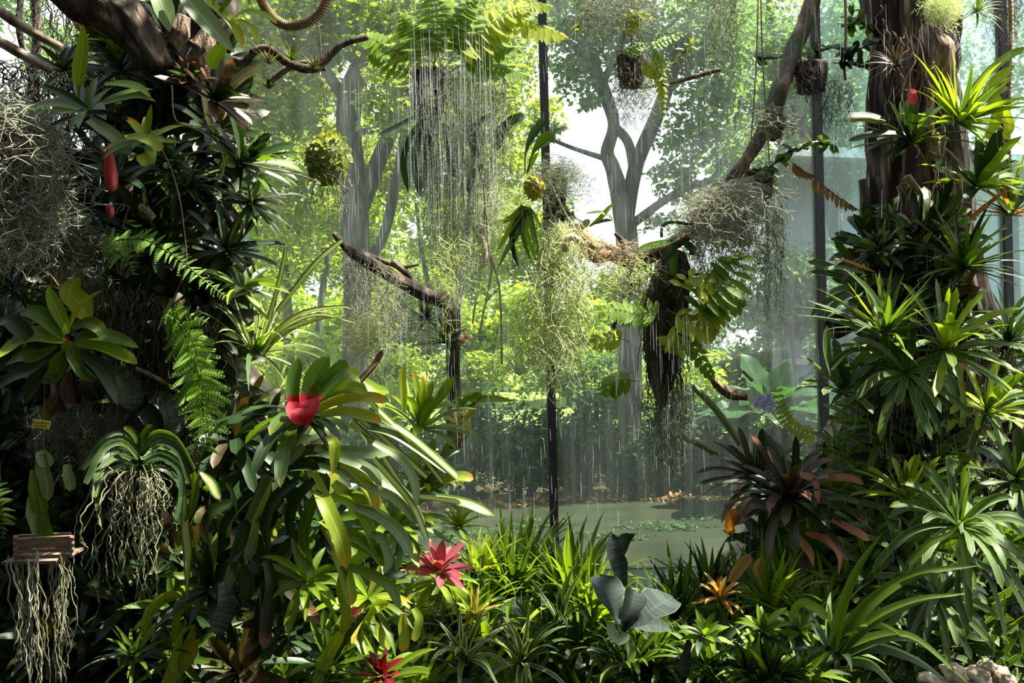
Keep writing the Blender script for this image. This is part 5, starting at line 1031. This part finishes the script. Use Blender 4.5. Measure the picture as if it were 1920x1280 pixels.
# centre orchid
plant('centre_orchid', 'orchid', 'upright orchid above the golden moss with dark paddle leaves', 'orchids', 3.1, (985, 330), [(m_deep, 16, 'paddle', [(984, 325), (986, 285), (1000, 250), (1024, 222)]), (m_green, 24, 'paddle', [(988, 325), (1000, 285), (1018, 265), (1040, 250)], .4), (m_deep, 12, 'oval', [(1036, 252), (1048, 245), (1060, 241), (1070, 243)]), (m_bright, 9, 'lance', [(990, 322), (1000, 300), (1010, 285)]), (m_dark, 24, 'strap', [(945, 240), (960, 228), (975, 222), (984, 222)]), (m_deep, 20, 'strap', [(930, 280), (935, 258), (945, 240), (960, 232)]), (m_yel, 14, 'lance', [(942, 258), (952, 252), (962, 258), (970, 262)])])
plant('fan_orchid', 'orchid', 'pleated pale fan of leaves below the golden moss', 'orchids', 3.1, (985, 385), [(m_yel, 15, 'grass', [(985, 388), (965, 415), (945, 450), (928, 478)]), (m_bright, 14, 'grass', [(982, 388), (960, 408), (935, 418), (915, 422)]), (m_pale, 14, 'grass', [(985, 390), (972, 430), (950, 470), (932, 505)]), (m_bright, 13, 'grass', [(986, 390), (985, 430), (998, 470), (1008, 495)]), (m_green, 13, 'grass', [(990, 392), (1000, 440), (1010, 480), (1012, 505)]), (m_pale, 12, 'grass', [(985, 392), (970, 440), (958, 465)]), (m_dark, 12, 'grass', [(978, 400), (960, 440), (965, 480), (972, 500)]), (m_green, 11, 'grass', [(990, 390), (1005, 410), (1015, 430)]), (m_green, 13, 'grass', [(984, 386), (978, 420), (985, 460), (1000, 500)])])
plant('strap_orchid', 'orchid', 'dark strap leaves trailing below the widest basket', 'orchids', 3.15, (800, 215), [(m_deep, 13, 'strap', [(806, 217), (775, 222), (740, 240), (705, 256)]), (m_deep, 14, 'strap', [(800, 220), (775, 250), (757, 300), (766, 362)]), (m_deep, 15, 'strap', [(803, 222), (785, 260), (778, 310), (790, 372)]), (m_dark, 9, 'strap', [(806, 222), (800, 260), (798, 300), (800, 335)]), (m_dark, 8, 'strap', [(808, 222), (808, 270), (812, 310), (815, 350)]), (m_deep, 18, 'strap', [(920, 215), (895, 235), (888, 270), (898, 298)]), (m_deep, 16, 'strap', [(905, 310), (890, 325), (882, 345), (882, 365)]), (m_dark, 10, 'strap', [(830, 230), (838, 280), (848, 320), (850, 330)])])
plant('twig_orchid', 'orchid', 'orchid with pointed leaves perched right of the moss-topped post', 'orchids', 3.1, (1110, 430), [(m_bright, 11, 'lance', [(1105, 425), (1125, 410), (1140, 392), (1150, 380)]), (m_green, 9, 'lance', [(1100, 400), (1125, 398), (1142, 405), (1150, 416)]), (m_deep, 9, 'lance', [(1108, 422), (1125, 416), (1140, 413), (1148, 414)]), (m_pale, 16, 'oval', [(1105, 412), (1098, 420), (1090, 426), (1086, 424)]), (m_dark, 16, 'oval', [(1095, 420), (1080, 415), (1072, 405), (1075, 395)])])
plant('branch_orchid', 'orchid', 'fleshy leaved orchid gripping the dark stump top', 'orchids', 3.1, (1262, 460), [(m_green, 18, 'lance', [(1256, 452), (1235, 458), (1208, 465), (1188, 475)]), (m_deep, 20, 'lance', [(1262, 450), (1258, 470), (1248, 480), (1238, 486)]), (m_green, 15, 'oval', [(1268, 470), (1262, 490), (1262, 505), (1266, 520)]), (m_deep, 14, 'oval', [(1268, 515), (1262, 522), (1252, 528), (1248, 528)]), (m_deep, 10, 'lance', [(1275, 505), (1290, 512), (1306, 515), (1320, 511)]), (m_dark, 24, 'oval', [(1280, 455), (1290, 462), (1298, 470), (1292, 478)]), (m_deep, 6, 'para', [(1240, 445), (1242, 425), (1260, 416), (1300, 422)]), (m_dark, 14, 'lance', [(1262, 535), (1250, 552), (1262, 560)])])
plant('hanging_stub_leaf', 'leaf', 'long folded green leaf under the lowest basket', None, 3.3, (1410, 365), [(m_green, 15, 'lance', [(1410, 366), (1435, 360), (1455, 362), (1480, 374)], .6)])
# pod and sheath at the centre-right
pod('tan hook-shaped pod hanging right of the centre post', [(1085, 452), (1075, 444), (1064, 448), (1060, 462), (1062, 472)], 3.05, [7, 6, 7, 8, 5], m_tan, 'pod', 'seed_pod')
pod('woody brown sheath wrapped in roots on the leaning branch end', [(1075, 420), (1088, 440), (1110, 465), (1122, 478), (1150, 478)], 3.2, [8, 16, 22, 16, 8], m_brownb, 'sheath', 'woody_sheath')
pod('faded yellow flower bud hanging beside pale roots', [(905, 425), (903, 440), (908, 460), (910, 492), (909, 498)], 3.12, [2, 3, 6, 6, 2], m_tan, 'bud', 'flower_bud')
rr0 = empty('aerial_roots', P(1130, 480, 3.15), 'fan of tan rootlets on the end of the leaning branch', 'roots'); roots(rr0, 1085, 1195, 455, 3.12, 40, 60, m_tan, 1.0, 61, curl=1.2, side=.3); roots(rr0, 1090, 1200, 470, 3.15, 40, 40, m_brownb, 1.0, 62, curl=1.2, side=-.2)
# air plants
br('spidery silver air plant on the top right trunk', 1832, 22, 3.2, 60, 6, 34, (m_pale, m_green), 'air plants', name='air_plant', cat='air plant', axis=(0, .6, -.6), e=(10, 100), droop=.6, prof='taper', seed=43, split=False)
for i, (x, y, L, s, lb_) in enumerate(((505, 118, 62, 1, 'thin reddish air plant on the wavy vine limb'), (548, 112, 55, 2, 'air plant at the crossing of the two vine limbs'), (590, 128, 40, 3, 'small air plant at the right end of the vine limb'), (505, 165, 36, 4, 'little air plant below the vine loop'))):
    br(lb_, x, y, 2.85, L, 5, 20, (m_olive, m_red_tip, m_green), 'air plants', name='air_plant', cat='air plant', axis=(0, .8, -.3), e=(5, 80), droop=.3, prof='taper', seed=50 + s, split=False, nlo=6)
# ------------------------------------------------------------------ right side
br('bright yellow-green top right rosette with coral centre', 1800, 228, 3.0, 150, 15, 34, (m_bright, m_yel, m_rim, m_bright), GR, axis=(.45, .8, -.2), e=(5, 85), droop=.45, prof='grass', seed=60, heart=(m_salmon, 10, 36, 9))
plant('sun_yellow_leaves', 'plant', 'broad curling sunlit yellow leaves at the top right edge', None, 3.0, (1840, 200), [(m_yel, 22, 'lance', [(1840, 190), (1860, 160), (1880, 140), (1905, 120)]), (m_yel, 20, 'strap', [(1850, 260), (1865, 230), (1870, 200), (1862, 170)]), (m_pale, 20, 'strap', [(1862, 215), (1850, 190), (1862, 168), (1890, 165)]), (m_yel, 18, 'strap', [(1880, 260), (1892, 240), (1885, 215), (1870, 205)]), (m_bright, 16, 'strap', [(1820, 170), (1860, 130), (1900, 100), (1940, 90)])])
br('wide green rosette holding a single crimson bloom on the right trunk', 1708, 262, 3.05, 108, 24, 18, (m_green, m_dark, m_deep), GR, axis=(-.1, .85, -.3), e=(8, 92), droop=.35, seed=61, trace=[(m_redh, 26, 'oval', [(1712, 196, -.05), (1710, 182, -.05), (1716, 168, -.04)]), (m_dark, 20, 'strap', [(1660, 225), (1630, 218), (1600, 218), (1590, 220)]), (m_gold, 17, 'strap', [(1660, 232), (1635, 228), (1610, 224), (1594, 228)]), (m_deep, 18, 'strap', [(1680, 250), (1650, 250), (1620, 256), (1590, 265)])])
br('green rosette right of trunk below the bright top one', 1835, 345, 3.0, 118, 26, 18, (m_green, m_bright, m_deep), GR, axis=(.2, .8, -.4), e=(10, 90), droop=.5, seed=62, heart=(m_redh, 6, 20, 9), trace=[(m_orange, 12, 'taper', [(1820, 410), (1850, 385), (1880, 362), (1905, 350)]), (m_pale, 22, 'oval', [(1775, 325), (1762, 318), (1755, 310), (1768, 300)])])
br('tall leaves with red midveins at the far right edge', 1895, 400, 3.1, 130, 16, 20, (m_green, m_dark, m_orange), GR, axis=(-.2, .9, -.3), e=(5, 80), droop=.4, prof='taper', seed=63)
br('little dark rosette left on the trunk above the orange leaf', 1648, 470, 3.0, 62, 11, 20, (m_dark, m_green), GR, axis=(-.3, .8, -.4), e=(5, 95), droop=.4, seed=64, trace=[(m_orange, 9, 'lance', [(1640, 510), (1615, 500), (1590, 490), (1563, 484)]), (m_pale, 12, 'strap', [(1620, 512), (1595, 506), (1570, 502), (1552, 504)])])
br('pale-striped rosette with orange heart beside the second post', 1658, 622, 2.8, 155, 14, 24, (m_bright, m_rim, m_green), GR, axis=(-.05, .95, -.3), e=(8, 85), droop=.4, prof='grass', seed=65, heart=(m_orange, 8, 34, 7), trace=[(m_rim, 13, 'grass', [(1650, 625), (1600, 600), (1560, 580), (1512, 562)]), (m_rim, 13, 'grass', [(1650, 628), (1600, 612), (1550, 598), (1494, 590)]), (m_rim, 14, 'grass', [(1655, 610), (1640, 560), (1610, 525), (1582, 503)])])
br('large spreading rosette upper right of the trunk middle', 1808, 500, 2.9, 150, 14, 30, (m_green, m_rim, m_dark), GR, axis=(.05, .8, -.4), e=(10, 92), droop=.45, prof='grass', seed=66, heart=(m_crim, 7, 20, 8))
br('large rosette with broad pale tips at right middle', 1772, 655, 2.75, 160, 17, 26, (m_rim, m_green, m_bright), GR, axis=(0, .8, -.5), e=(8, 98), droop=.5, prof='round', seed=67, trace=[(m_rim, 22, 'round', [(1770, 660), (1775, 700), (1788, 730), (1795, 748)]), (m_yel, 12, 'para', [(1803, 800), (1806, 750), (1800, 710), (1803, 680)]), (m_rim, 20, 'round', [(1768, 600), (1768, 580), (1768, 570), (1767, 566)])])
br('blue-green rosette in shade at the right edge middle', 1890, 640, 3.0, 120, 13, 22, (m_deep, m_dark, m_rim), GR, axis=(0, .8, -.4), e=(15, 95), prof='grass', seed=68)
br('paddle-leaved rosette beside the second post foot', 1582, 735, 2.85, 125, 18, 16, (m_green, m_rim, m_deep), GR, axis=(0, .95, -.3), e=(5, 70), droop=.5, prof='round', seed=69, trace=[(m_rim, 20, 'round', [(1568, 720), (1556, 690), (1548, 650), (1551, 610)], .5), (m_rim, 14, 'grass', [(1555, 690), (1590, 660), (1620, 655), (1650, 656)])])
br('drooping pale-tipped rosette in front of the right trunk', 1700, 700, 2.75, 150, 17, 20, (m_rim, m_rim, m_green), GR, axis=(-.1, .5, -.8), e=(50, 105), droop=.9, prof='round', seed=70)
br('bright compact rosette at the lower right trunk', 1698, 930, 2.75, 100, 14, 24, (m_bright, m_yel, m_green), GR, axis=(.05, .9, -.4), e=(8, 85), droop=.4, seed=71)
br('yellow-green rosette right of the lower trunk', 1850, 770, 2.75, 120, 15, 22, (m_rim, m_bright, m_yel), GR, axis=(.1, .7, -.6), e=(10, 100), prof='round', seed=72)
br('widest pale-rimmed rosette hanging at the lower right', 1800, 985, 2.55, 165, 17, 30, (m_rim, m_rim, m_green), GR, axis=(.05, .6, -.7), e=(20, 105), droop=.9, prof='round', seed=73, trace=[(m_rim, 17, 'round', [(1810, 1040), (1850, 1080), (1870, 1130), (1888, 1205)]), (m_rim, 17, 'round', [(1800, 1035), (1840, 1060), (1880, 1080), (1890, 1100)]), (m_rim, 18, 'round', [(1795, 1060), (1795, 1120), (1805, 1150), (1812, 1175)]), (m_yel, 17, 'round', [(1797, 1010), (1797, 1030), (1802, 1050), (1799, 1064)])])
br('pale-rimmed rosette at the right edge, second lowest', 1905, 900, 2.75, 130, 16, 22, (m_rim, m_green, m_deep), GR, axis=(-.1, .6, -.7), e=(15, 100), droop=.7, prof='round', seed=74)
br('lowest pale-rimmed rosette hanging above the white stones', 1760, 1120, 2.6, 120, 15, 22, (m_rim, m_deep, m_pale), GR, axis=(0, .3, -.9), e=(45, 110), droop=1.0, prof='round', seed=75)
br('dark filler rosette right of the stump fern at the trunk', 1665, 800, 3.1, 100, 15, 18, (m_dark, m_green), GR, axis=(0, .7, -.6), e=(15, 100), prof='round', seed=76)
br('dim rosette high on the shaggy bark left side', 1680, 120, 3.2, 60, 8, 18, (m_red_tip, m_olive), GR, axis=(-.2, .6, -.6), e=(15, 95), prof='taper', seed=77, split=False)
# red-brown rosette
br('big red-brown rosette with salmon drooping tips left of the right trunk', 1478, 930, 2.85, 140, 20, 34, (m_red_tip, m_olive, m_dark), GR, axis=(0, .8, -.4), e=(20, 98), droop=.6, seed=78, trace=[
    (m_salmon, 22, 'strap', [(1500, 890), (1525, 900), (1530, 920), (1532, 945)]), (m_salmon, 24, 'lance', [(1510, 1000), (1550, 1015), (1572, 1040), (1572, 1080)], .5), (m_salmon, 20, 'strap', [(1560, 975), (1590, 990), (1610, 1000), (1630, 1012)]), (m_salmon, 20, 'lance', [(1490, 1000), (1505, 1020), (1520, 1040), (1525, 1062)]),
    (m_pale, 15, 'round', [(1550, 935), (1575, 932), (1595, 937), (1612, 942)]), (m_salmon, 16, 'strap', [(1540, 900), (1570, 896), (1600, 898), (1620, 908)]), (m_red_tip, 26, 'strap', [(1440, 950), (1410, 945), (1390, 960), (1378, 985)]), (m_orange, 18, 'strap', [(1380, 955), (1370, 970), (1368, 990), (1376, 1000)])])
br('dark red-brown rosette deeper behind the salmon-tipped one', 1420, 895, 3.1, 120, 18, 24, (m_olive, m_red_tip, m_dark), GR, axis=(-.1, .8, -.3), e=(20, 95), seed=79)
# little branch of small leaves and lilac flowers
frp = empty('ladder_leaf_plant', P(1560, 815, 3.0), 'zigzag stem with ladder-like leaves beside the lilac flowers', 'plant')
frond(frp, [(1548, 812), (1510, 808), (1482, 795), (1466, 768), (1458, 728)], 3.0, 28, 10, 14, m_yel, flop=.2, env=lambda t: 1 - .6 * t)
fl = empty('lilac_flower', P(1433, 752, 3.05), 'small spray of lilac starry flowers above the hedge', 'flower')
for q, (x, y) in enumerate(((1424, 746), (1436, 752), (1446, 756), (1430, 760), (1440, 742), (1418, 757), (1443, 766))):
    mb = MB(); b0 = P(x, y, 3.0)
    for j in range(7): blade(mb, b0, Vector((math.cos(j * .9 + q), -.5, math.sin(j * .9 + q))), Vector((0, -1, 0)), S(14, 3), S(4.5, 3), 'lance', .2, .2, 3, .5, 3)
    mb.build('flower', m_flow, fl)
px_branch('stem', [(1435, 755), (1450, 775), (1470, 800), (1500, 815)], 3.05, [1.2, 1.2], m_fern, fl, sides=5, rough=0)
# ------------------------------------------------------------------ bank foot, centre and right
GF = 'grassy clumps along the bank foot'
def clump(label, px, py, d, L, W, n, mats, **k):
    return rosette('strap_leaf_clump', 'plant', label, GF, px, py, d, L, W, n, mats, axis=k.pop('axis', (0, 1, -.2)), e=k.pop('e', (4, 62)), droop=k.pop('droop', .55), prof=k.pop('prof', 'grass'), split=k.pop('split', False), base_r=k.pop('base_r', .05), **k)
clump('dense fountain of bright strap leaves at the foot of the centre post', 965, 1110, 2.95, 185, 16, 95, (m_green, m_green, m_rim, m_bright), seed=80)
clump('second fountain of strap leaves right of the centre post foot', 1075, 1120, 2.9, 165, 16, 70, (m_green, m_green, m_bright), seed=81)
clump('tall strap leaves leaning right toward the grey-blue leaves', 1120, 1150, 2.8, 130, 15, 34, (m_green, m_bright), axis=(.4, .9, -.2), seed=82)
clump('shaded tall strap clump behind the grey-blue leaves', 1265, 1150, 2.95, 140, 15, 44, (m_dark, m_green), seed=83)
clump('tall strap clump above the dried yellow rosette', 1330, 1110, 3.0, 120, 13, 40, (m_dark, m_green), seed=84)
clump('sunlit strap clump under the red-brown rosette', 1450, 1130, 2.8, 140, 16, 44, (m_green, m_bright), seed=85)
clump('strap clump left of the sweeping giant leaves', 1530, 1180, 2.7, 130, 16, 34, (m_bright, m_green), seed=86)
clump('low grassy tuft in front of the pink rosette', 880, 1140, 2.75, 100, 12, 40, (m_green, m_bright), seed=87)
clump('small bright tuft peeking left of the centre fountain', 900, 1060, 2.9, 85, 10, 36, (m_yel, m_bright), seed=88)
clump('dim tuft low behind the white-edged leaves', 1180, 1230, 2.7, 110, 15, 34, (m_dark, m_green), seed=89)
clump('dim tuft at the bottom edge right of centre', 1330, 1240, 2.55, 110, 16, 34, (m_dark, m_green, m_deep), seed=90, e=(4, 85))
clump('low dark tuft under the sunlit strap clump', 1440, 1255, 2.5, 110, 16, 34, (m_dark, m_green, m_bright), seed=91, e=(4, 85))
sl = rosette('giant_strap_plant', 'plant', 'giant strap-leaved plant sweeping to the bottom right', None, 1560, 1215, 2.4, 120, 20, 14, (m_green, m_deep), (0, 1, -.3), (5, 70), .6, 'grass', .4, True, 92, trace=[
    (m_green, 26, 'grass', [(1565, 1215), (1630, 1130), (1720, 1075), (1835, 1060)], .4), (m_green, 24, 'grass', [(1570, 1220), (1640, 1160), (1720, 1125), (1810, 1112)], .4), (m_green, 26, 'grass', [(1570, 1225), (1650, 1195), (1720, 1200), (1815, 1280)], .4), (m_deep, 24, 'grass', [(1560, 1230), (1640, 1215), (1720, 1240), (1790, 1290)], .4),
    (m_green, 22, 'grass', [(1560, 1210), (1580, 1130), (1610, 1060), (1655, 998)], .4), (m_bright, 20, 'grass', [(1560, 1215), (1600, 1175), (1660, 1175), (1710, 1205)], .4), (m_green, 20, 'grass', [(1590, 1240), (1630, 1245), (1660, 1270), (1690, 1300)]), (m_bright, 18, 'round', [(1480, 1160), (1500, 1130), (1530, 1140), (1552, 1160)]), (m_green, 18, 'taper', [(1705, 1055), (1740, 1020), (1780, 1000), (1805, 975)])])
# white edged spider plants
for px, py, L, n, s, lb_ in ((980, 1240, 140, 22, 93, 'white-edged arching plant at the bottom centre'), (1050, 1165, 110, 14, 94, 'upright white-edged leaves above the bottom centre plant'), (870, 1230, 130, 14, 95, 'white-edged plant trailing to the bottom left of centre')):
    rosette('spider_plant', 'plant', lb_, 'variegated long-leaved plants', px, py, 2.5, L, 15, n, (m_var, m_var, m_rim), (0, 1, -.3), (6, 72) if s != 94 else (3, 35), .95, 'grass', .35, True, s)
# dried yellow rosettes
br('dried ochre rosette among green straps right of the grey-blue leaves', 1350, 1118, 2.7, 62, 12, 14, (m_dry, m_orange), GC, axis=(0, .9, -.3), e=(5, 85), prof='lance', seed=96)
br('faded yellow spiky rosette below the pink bracts', 890, 1150, 2.6, 70, 12, 16, (m_dry, m_gold, m_yel), GC, axis=(0, .8, -.4), e=(5, 90), prof='taper', seed=97)
br('tiny crimson tipped bloom rosette at the lower left centre', 655, 1150, 2.35, 38, 12, 12, (m_pink, m_redh), GC, axis=(0, .8, -.5), e=(10, 85), prof='taper', seed=98, split=False)
for x0, y0, x1, y1, lb_ in ((1370, 1090, 1408, 1040, 'curled tan dead leaf standing among straps, the larger one'), (1418, 1080, 1428, 1045, 'curled tan dead leaf standing among straps, the smaller one')):
    plant('dead_leaf', 'leaf', lb_, 'curled dead leaves', 2.75, (x0, y0), [(m_dry, 20, 'strap', [(x0, y0), ((x0 + x1) / 2 - 3, (y0 + y1) / 2), (x1, y1)], .9)])
# grey-blue cupped plant
gb = plant('cupped_leaf_plant', 'plant', 'grey-blue plant with big cupped leaves right of bottom centre', None, 2.45, (1165, 1180), [
    (m_blue, 74, 'fan', [(1166, 1168), (1152, 1142, -.02), (1138, 1112, 0), (1126, 1076, .04)], .45), (m_blue, 76, 'fan', [(1176, 1172), (1200, 1158, -.03), (1228, 1138, -.02), (1262, 1120, .03)], .5), (m_blue, 46, 'fan', [(1168, 1182, -.07), (1176, 1155, -.07), (1186, 1130, -.05), (1192, 1108, -.02)], 1.1), (m_blue, 34, 'strap', [(1165, 1100, .05), (1160, 1060, .05), (1152, 1035, .05), (1148, 1000, .05)], .4),
    (m_pale, 22, 'strap', [(1143, 1168, -.06), (1150, 1190, -.09), (1162, 1200, -.10), (1180, 1188, -.09)], .3), (m_pale, 18, 'strap', [(1178, 1190, -.09), (1181, 1210, -.09), (1183, 1226, -.09), (1180, 1242, -.08)], .5), (m_blue, 30, 'oval', [(1150, 1060, .1), (1160, 1030, .1), (1172, 1008, .08), (1190, 1000, .05)]), (m_blue, 30, 'lance', [(1190, 1175, .05), (1230, 1172, .08), (1260, 1180, .08)])], wave=.035)
plant('cupped_leaf_plant', 'plant', 'smaller grey-blue leaf at the bottom right of centre', None, 2.5, (1288, 1250), [(m_blue, 26, 'oval', [(1284, 1265), (1284, 1240), (1290, 1220), (1290, 1195)])])
# broad small leaved plants at bottom right
for x, y, L, n, s, lb_ in ((1430, 1180, 60, 16, 99, 'small broad-leaved plant with one round bright leaf, bottom right'), (1500, 1180, 55, 14, 100, 'broad-leaved seedling left of the giant straps'), (1320, 1190, 55, 14, 101, 'small pointed-leaved plant below the dried ochre rosette'), (1400, 1260, 70, 14, 102, 'drooping pointed-leaved plant at the bottom edge'), (1510, 1260, 80, 12, 103, 'grey-green drooping leaves at the bottom edge by the giant straps')):
    br(lb_, x, y, 2.5, L, 20, n, (m_green, m_bright, m_deep), 'small leafy plants at the bottom right', name='leafy_plant', cat='plant', axis=(0, .8, -.5), e=(15, 100), prof='lance', seed=s)
# pale stones bottom right
for i, (x, y, r) in enumerate(((1745, 1275, 20), (1790, 1262, 24), (1832, 1270, 28), (1870, 1262, 22), (1850, 1248, 16), (1812, 1290, 30), (1890, 1280, 18), (1760, 1290, 22))):
    c = P(x, y, 2.5); mb = MB(); rings = []
    for a_ in range(21):
        a = math.pi * (a_ / 20 * .98 + .01); rg = []
        for j in range(30):
            b = j / 30 * 6.283; q = Vector((math.cos(b) * math.sin(a), math.sin(b) * math.sin(a), math.cos(a) * .7)); rg.append(c + q * S(r, 2.5) * (1 + .35 * noise.noise(q * 1.6 + Vector((i * 3, 0, 0))) + .22 * noise.noise(q * 5 + Vector((i, 0, 0)))))
        rings.append(rg)
    mb.ring_strip(rings); o = mb.build('stone', m_stone, None, c); tag(o, ('pale stone at the left end of the corner heap', 'pale stone second from the left in the corner heap', 'large pale stone in the middle of the corner heap', 'pale stone second from the right in the corner heap', 'smallest pale stone topping the corner heap', 'lowest and largest pale stone cut by the bottom edge', 'pale stone at the right end of the corner heap', 'pale stone low at the left foot of the corner heap')[i], 'stone', 'pale stones in the bottom right corner')
# ------------------------------------------------------------------ filler rosettes over the dark bank
protos = []
for i, (mt, W, pf, dr, n) in enumerate(((m_dark, 17, 'strap', .6, 18), (m_green, 13, 'grass', .6, 20), (m_deep, 18, 'lance', .5, 16), (m_olive, 18, 'strap', .7, 16), (m_rim, 13, 'round', .8, 18), (m_bright, 14, 'grass', .6, 18))):
    mb = MB(); R = random.Random(500 + i)
    for k in range(n):
        t = k / (n - 1); ph = k * 2.39996; th = math.radians(8 + 82 * t ** .85); rad = Vector((math.cos(ph), math.sin(ph), 0)); d_ = Vector((0, 0, 1)) * math.cos(th) + rad * math.sin(th); nn = (Vector((0, 0, 1)) - d_ * d_.z); nn = -rad if nn.length < .05 else nn.normalized()
        blade(mb, rad * .008, d_, nn, .20 * R.uniform(.7, 1.05), W * .00175, pf, dr, .35, 7, R.random(), 3)
    me_o = mb.build('proto', mt, None); protos.append(me_o.data); bpy.data.objects.remove(me_o)
R = random.Random(77); placed = []
ZN = [(-60, 330, 'shaded filler rosette on the lower left bank beneath the orchids', (0, 2, 3, 0)), (330, 620, 'filler rosette crowding the bank under the scarlet bromeliad', (0, 2, 1, 3)), (620, 900, 'filler rosette among the gold-tipped and pink plants', (1, 5, 2, 5)), (900, 1240, 'low filler rosette around the white-edged plants', (1, 1, 0, 5)),
      (1240, 1560, 'low filler rosette around the small leafy plants bottom right', (0, 1, 2, 1)), (1560, 1990, 'filler rosette packed on the right bank between pale-rimmed rosettes', (4, 0, 1, 4))]
GN = 'small rosettes filling gaps on the bank'
for it in range(2600):
    if len(placed) >= 230: break
    x = R.uniform(-60, 1980); t = R.uniform(.04, .95); p = bank_pt(x, t)
    v = p - EYE; d_ = v.dot(FWD); sx = 960 + v.dot(RIGHT) / d_ * FPX; sy = 640 - v.dot(UPV) / d_ * FPX
    if sy > 1300 or sx < -30 or sx > 1950 or any((p - q).length < .10 for q in placed): continue
    placed.append(p); z = [q for q in ZN if q[0] <= sx < q[1]] or [ZN[0] if sx < 0 else ZN[-1]]
    o = bpy.data.objects.new('small_bromeliad', protos[R.choice(z[0][3])]); COL.objects.link(o); o.location = p + Vector((0, -.03, .01)); s = R.uniform(.7, 1.2); o.scale = (s, s, s)
    o.rotation_euler = Vector((R.uniform(-.4, .4), -1, R.uniform(.1, 1.0))).to_track_quat('Z', 'Y').to_euler(); tag(o, z[0][2], 'bromeliad', GN)
for k in range(34): # low tufts closing the foot of the bank
    x = R.uniform(850, 1560); y = R.uniform(1150, 1300); d_ = R.uniform(2.7, 3.3); p = P(x, y, d_); o = bpy.data.objects.new('grass_tuft', protos[(1, 1, 0, 5, 1)[k % 5]]); COL.objects.link(o); o.location = p
    s = R.uniform(.8, 1.35); o.scale = (s * .8, s * .8, s * 1.1); o.rotation_euler = (R.uniform(0, .5), R.uniform(-.3, .3), R.uniform(0, 6)); tag(o, 'low grassy tuft in the dark foot of the bank between larger plants', 'plant', 'grassy tufts at the bank foot')
# rosettes spaced over the two trunks
for side, cx0, mts, lb_, ys, d0 in ((0, 300, (0, 2, 3, 0, 1), 'small dark rosette clinging to the left trunk among bigger ones', (60, 780), 2.95), (1, 1725, (0, 4, 0, 4, 3), 'small rosette clinging to the right trunk bark among bigger ones', (440, 900), 3.12)):
    for k in range(52 if side == 0 else 30):
        y = ys[0] + (ys[1] - ys[0]) * (k + R.random()) / (52 if side == 0 else 30); x = cx0 + R.uniform(-100, 110) + (60 if y > 600 and side else 0); p = P(x, y, d0 + abs(x - cx0) / 100 * .12)
        o = bpy.data.objects.new('small_bromeliad', protos[mts[k % 5]]); COL.objects.link(o); o.location = p; s = R.uniform(.8, 1.3); o.scale = (s, s, s)
        o.rotation_euler = Vector(((x - cx0) / 120, -1, R.uniform(-.1, .8))).to_track_quat('Z', 'Y').to_euler(); tag(o, lb_, 'bromeliad', 'small rosettes on the trunks')
# ------------------------------------------------------------------ say which one: each small rosette is named by the plant it sits beside
def scr(p):
    v = p - EYE; d_ = v.dot(FWD); return 960 + v.dot(RIGHT) / d_ * FPX, 640 - v.dot(UPV) / d_ * FPX
LOOK = {protos[i].name: w for i, w in enumerate(('dark', 'grassy green', 'deep-green', 'brownish', 'pale-rimmed', 'bright green'))}
FG = ('small rosettes filling gaps on the bank', 'small rosettes on the trunks', 'grassy tufts at the bank foot')
heroes = [(scr(o.location), o['label']) for o in bpy.data.objects if o.parent is None and o.get('category') in ('bromeliad', 'orchid', 'plant', 'fern', 'basket', 'log', 'pitcher', 'label') and o.get('group') not in FG and o.location.y < 4.4 and len(o['label'].split()) <= 9]
used = set()
for o in [q for q in bpy.data.objects if q.get('group') in FG]:
    x, y = scr(o.location); noun = 'tuft' if o.name.startswith('grass_tuft') else 'rosette'
    near = sorted(heroes, key=lambda h: (h[0][0] - x) ** 2 + (h[0][1] - y) ** 2)[:24]; best = None
    for (hx, hy), hl in near:
        dx, dy = x - hx, y - hy; ws = ['right of' if dx > 0 else 'left of', 'below' if dy > 0 else 'above']
        if abs(dy) > abs(dx): ws.reverse()
        labs = [q for q in ('small %s %s %s the %s' % (LOOK[o.data.name], noun, w, hl) for w in (ws if min(abs(dx), abs(dy)) > 12 else ws[:1])) if len(q.split()) <= 16]
        best = best or (labs[0] if labs else None); free = [q for q in labs if q not in used]
        if free: best = free[0]; break
    used.add(best); o['label'] = best
# ------------------------------------------------------------------ falling water
def water(n, seed, zones):
    Rn = np.random.RandomState(seed); ps = []; rs = []
    for x0, x1, y0, y1, d0, d1, k, Lm in zones:
        m = int(n * k); X = Rn.uniform(x0, x1, m); Y = Rn.uniform(y0, y1, m); D = Rn.uniform(d0, d1, m); L = Rn.uniform(.3, 1, m) * Lm
        a = np.array([P(x, y, d)[:] for x, y, d in zip(X, Y, D)]); b = a + np.stack([Rn.normal(size=m) * .002, np.zeros(m), -S(1, 1) * L * D * 1.0], -1)
        ps.append(np.stack([a, (a + b) / 2 + Rn.normal(size=(m, 3)) * .0006, b], 1)); rs.append(Rn.uniform(.00025, .0006, m))
    V, F, A = tubes(np.concatenate(ps), np.concatenate(rs), 3, taper=np.array([.5, 1, .6])); return V, F, A
V, F, A = water(1, 5, [(765, 930, 30, 330, 2.9, 3.3, 330, 170), (640, 960, 100, 620, 2.8, 3.6, 420, 90), (960, 1560, 0, 700, 3.0, 4.2, 380, 60), (640, 1200, 600, 1200, 2.6, 3.6, 650, 45), (1200, 1720, 600, 1250, 2.7, 3.6, 450, 45), (1180, 1300, 560, 800, 2.9, 3.3, 140, 90), (740, 880, 500, 800, 2.9, 3.4, 220, 90), (1560, 1900, 0, 900, 2.7, 3.4, 150, 60)])
tag(npmesh('rain', V, F, A, m_drop), 'fine threads of falling water from the misting line', 'rain', None, 'stuff')
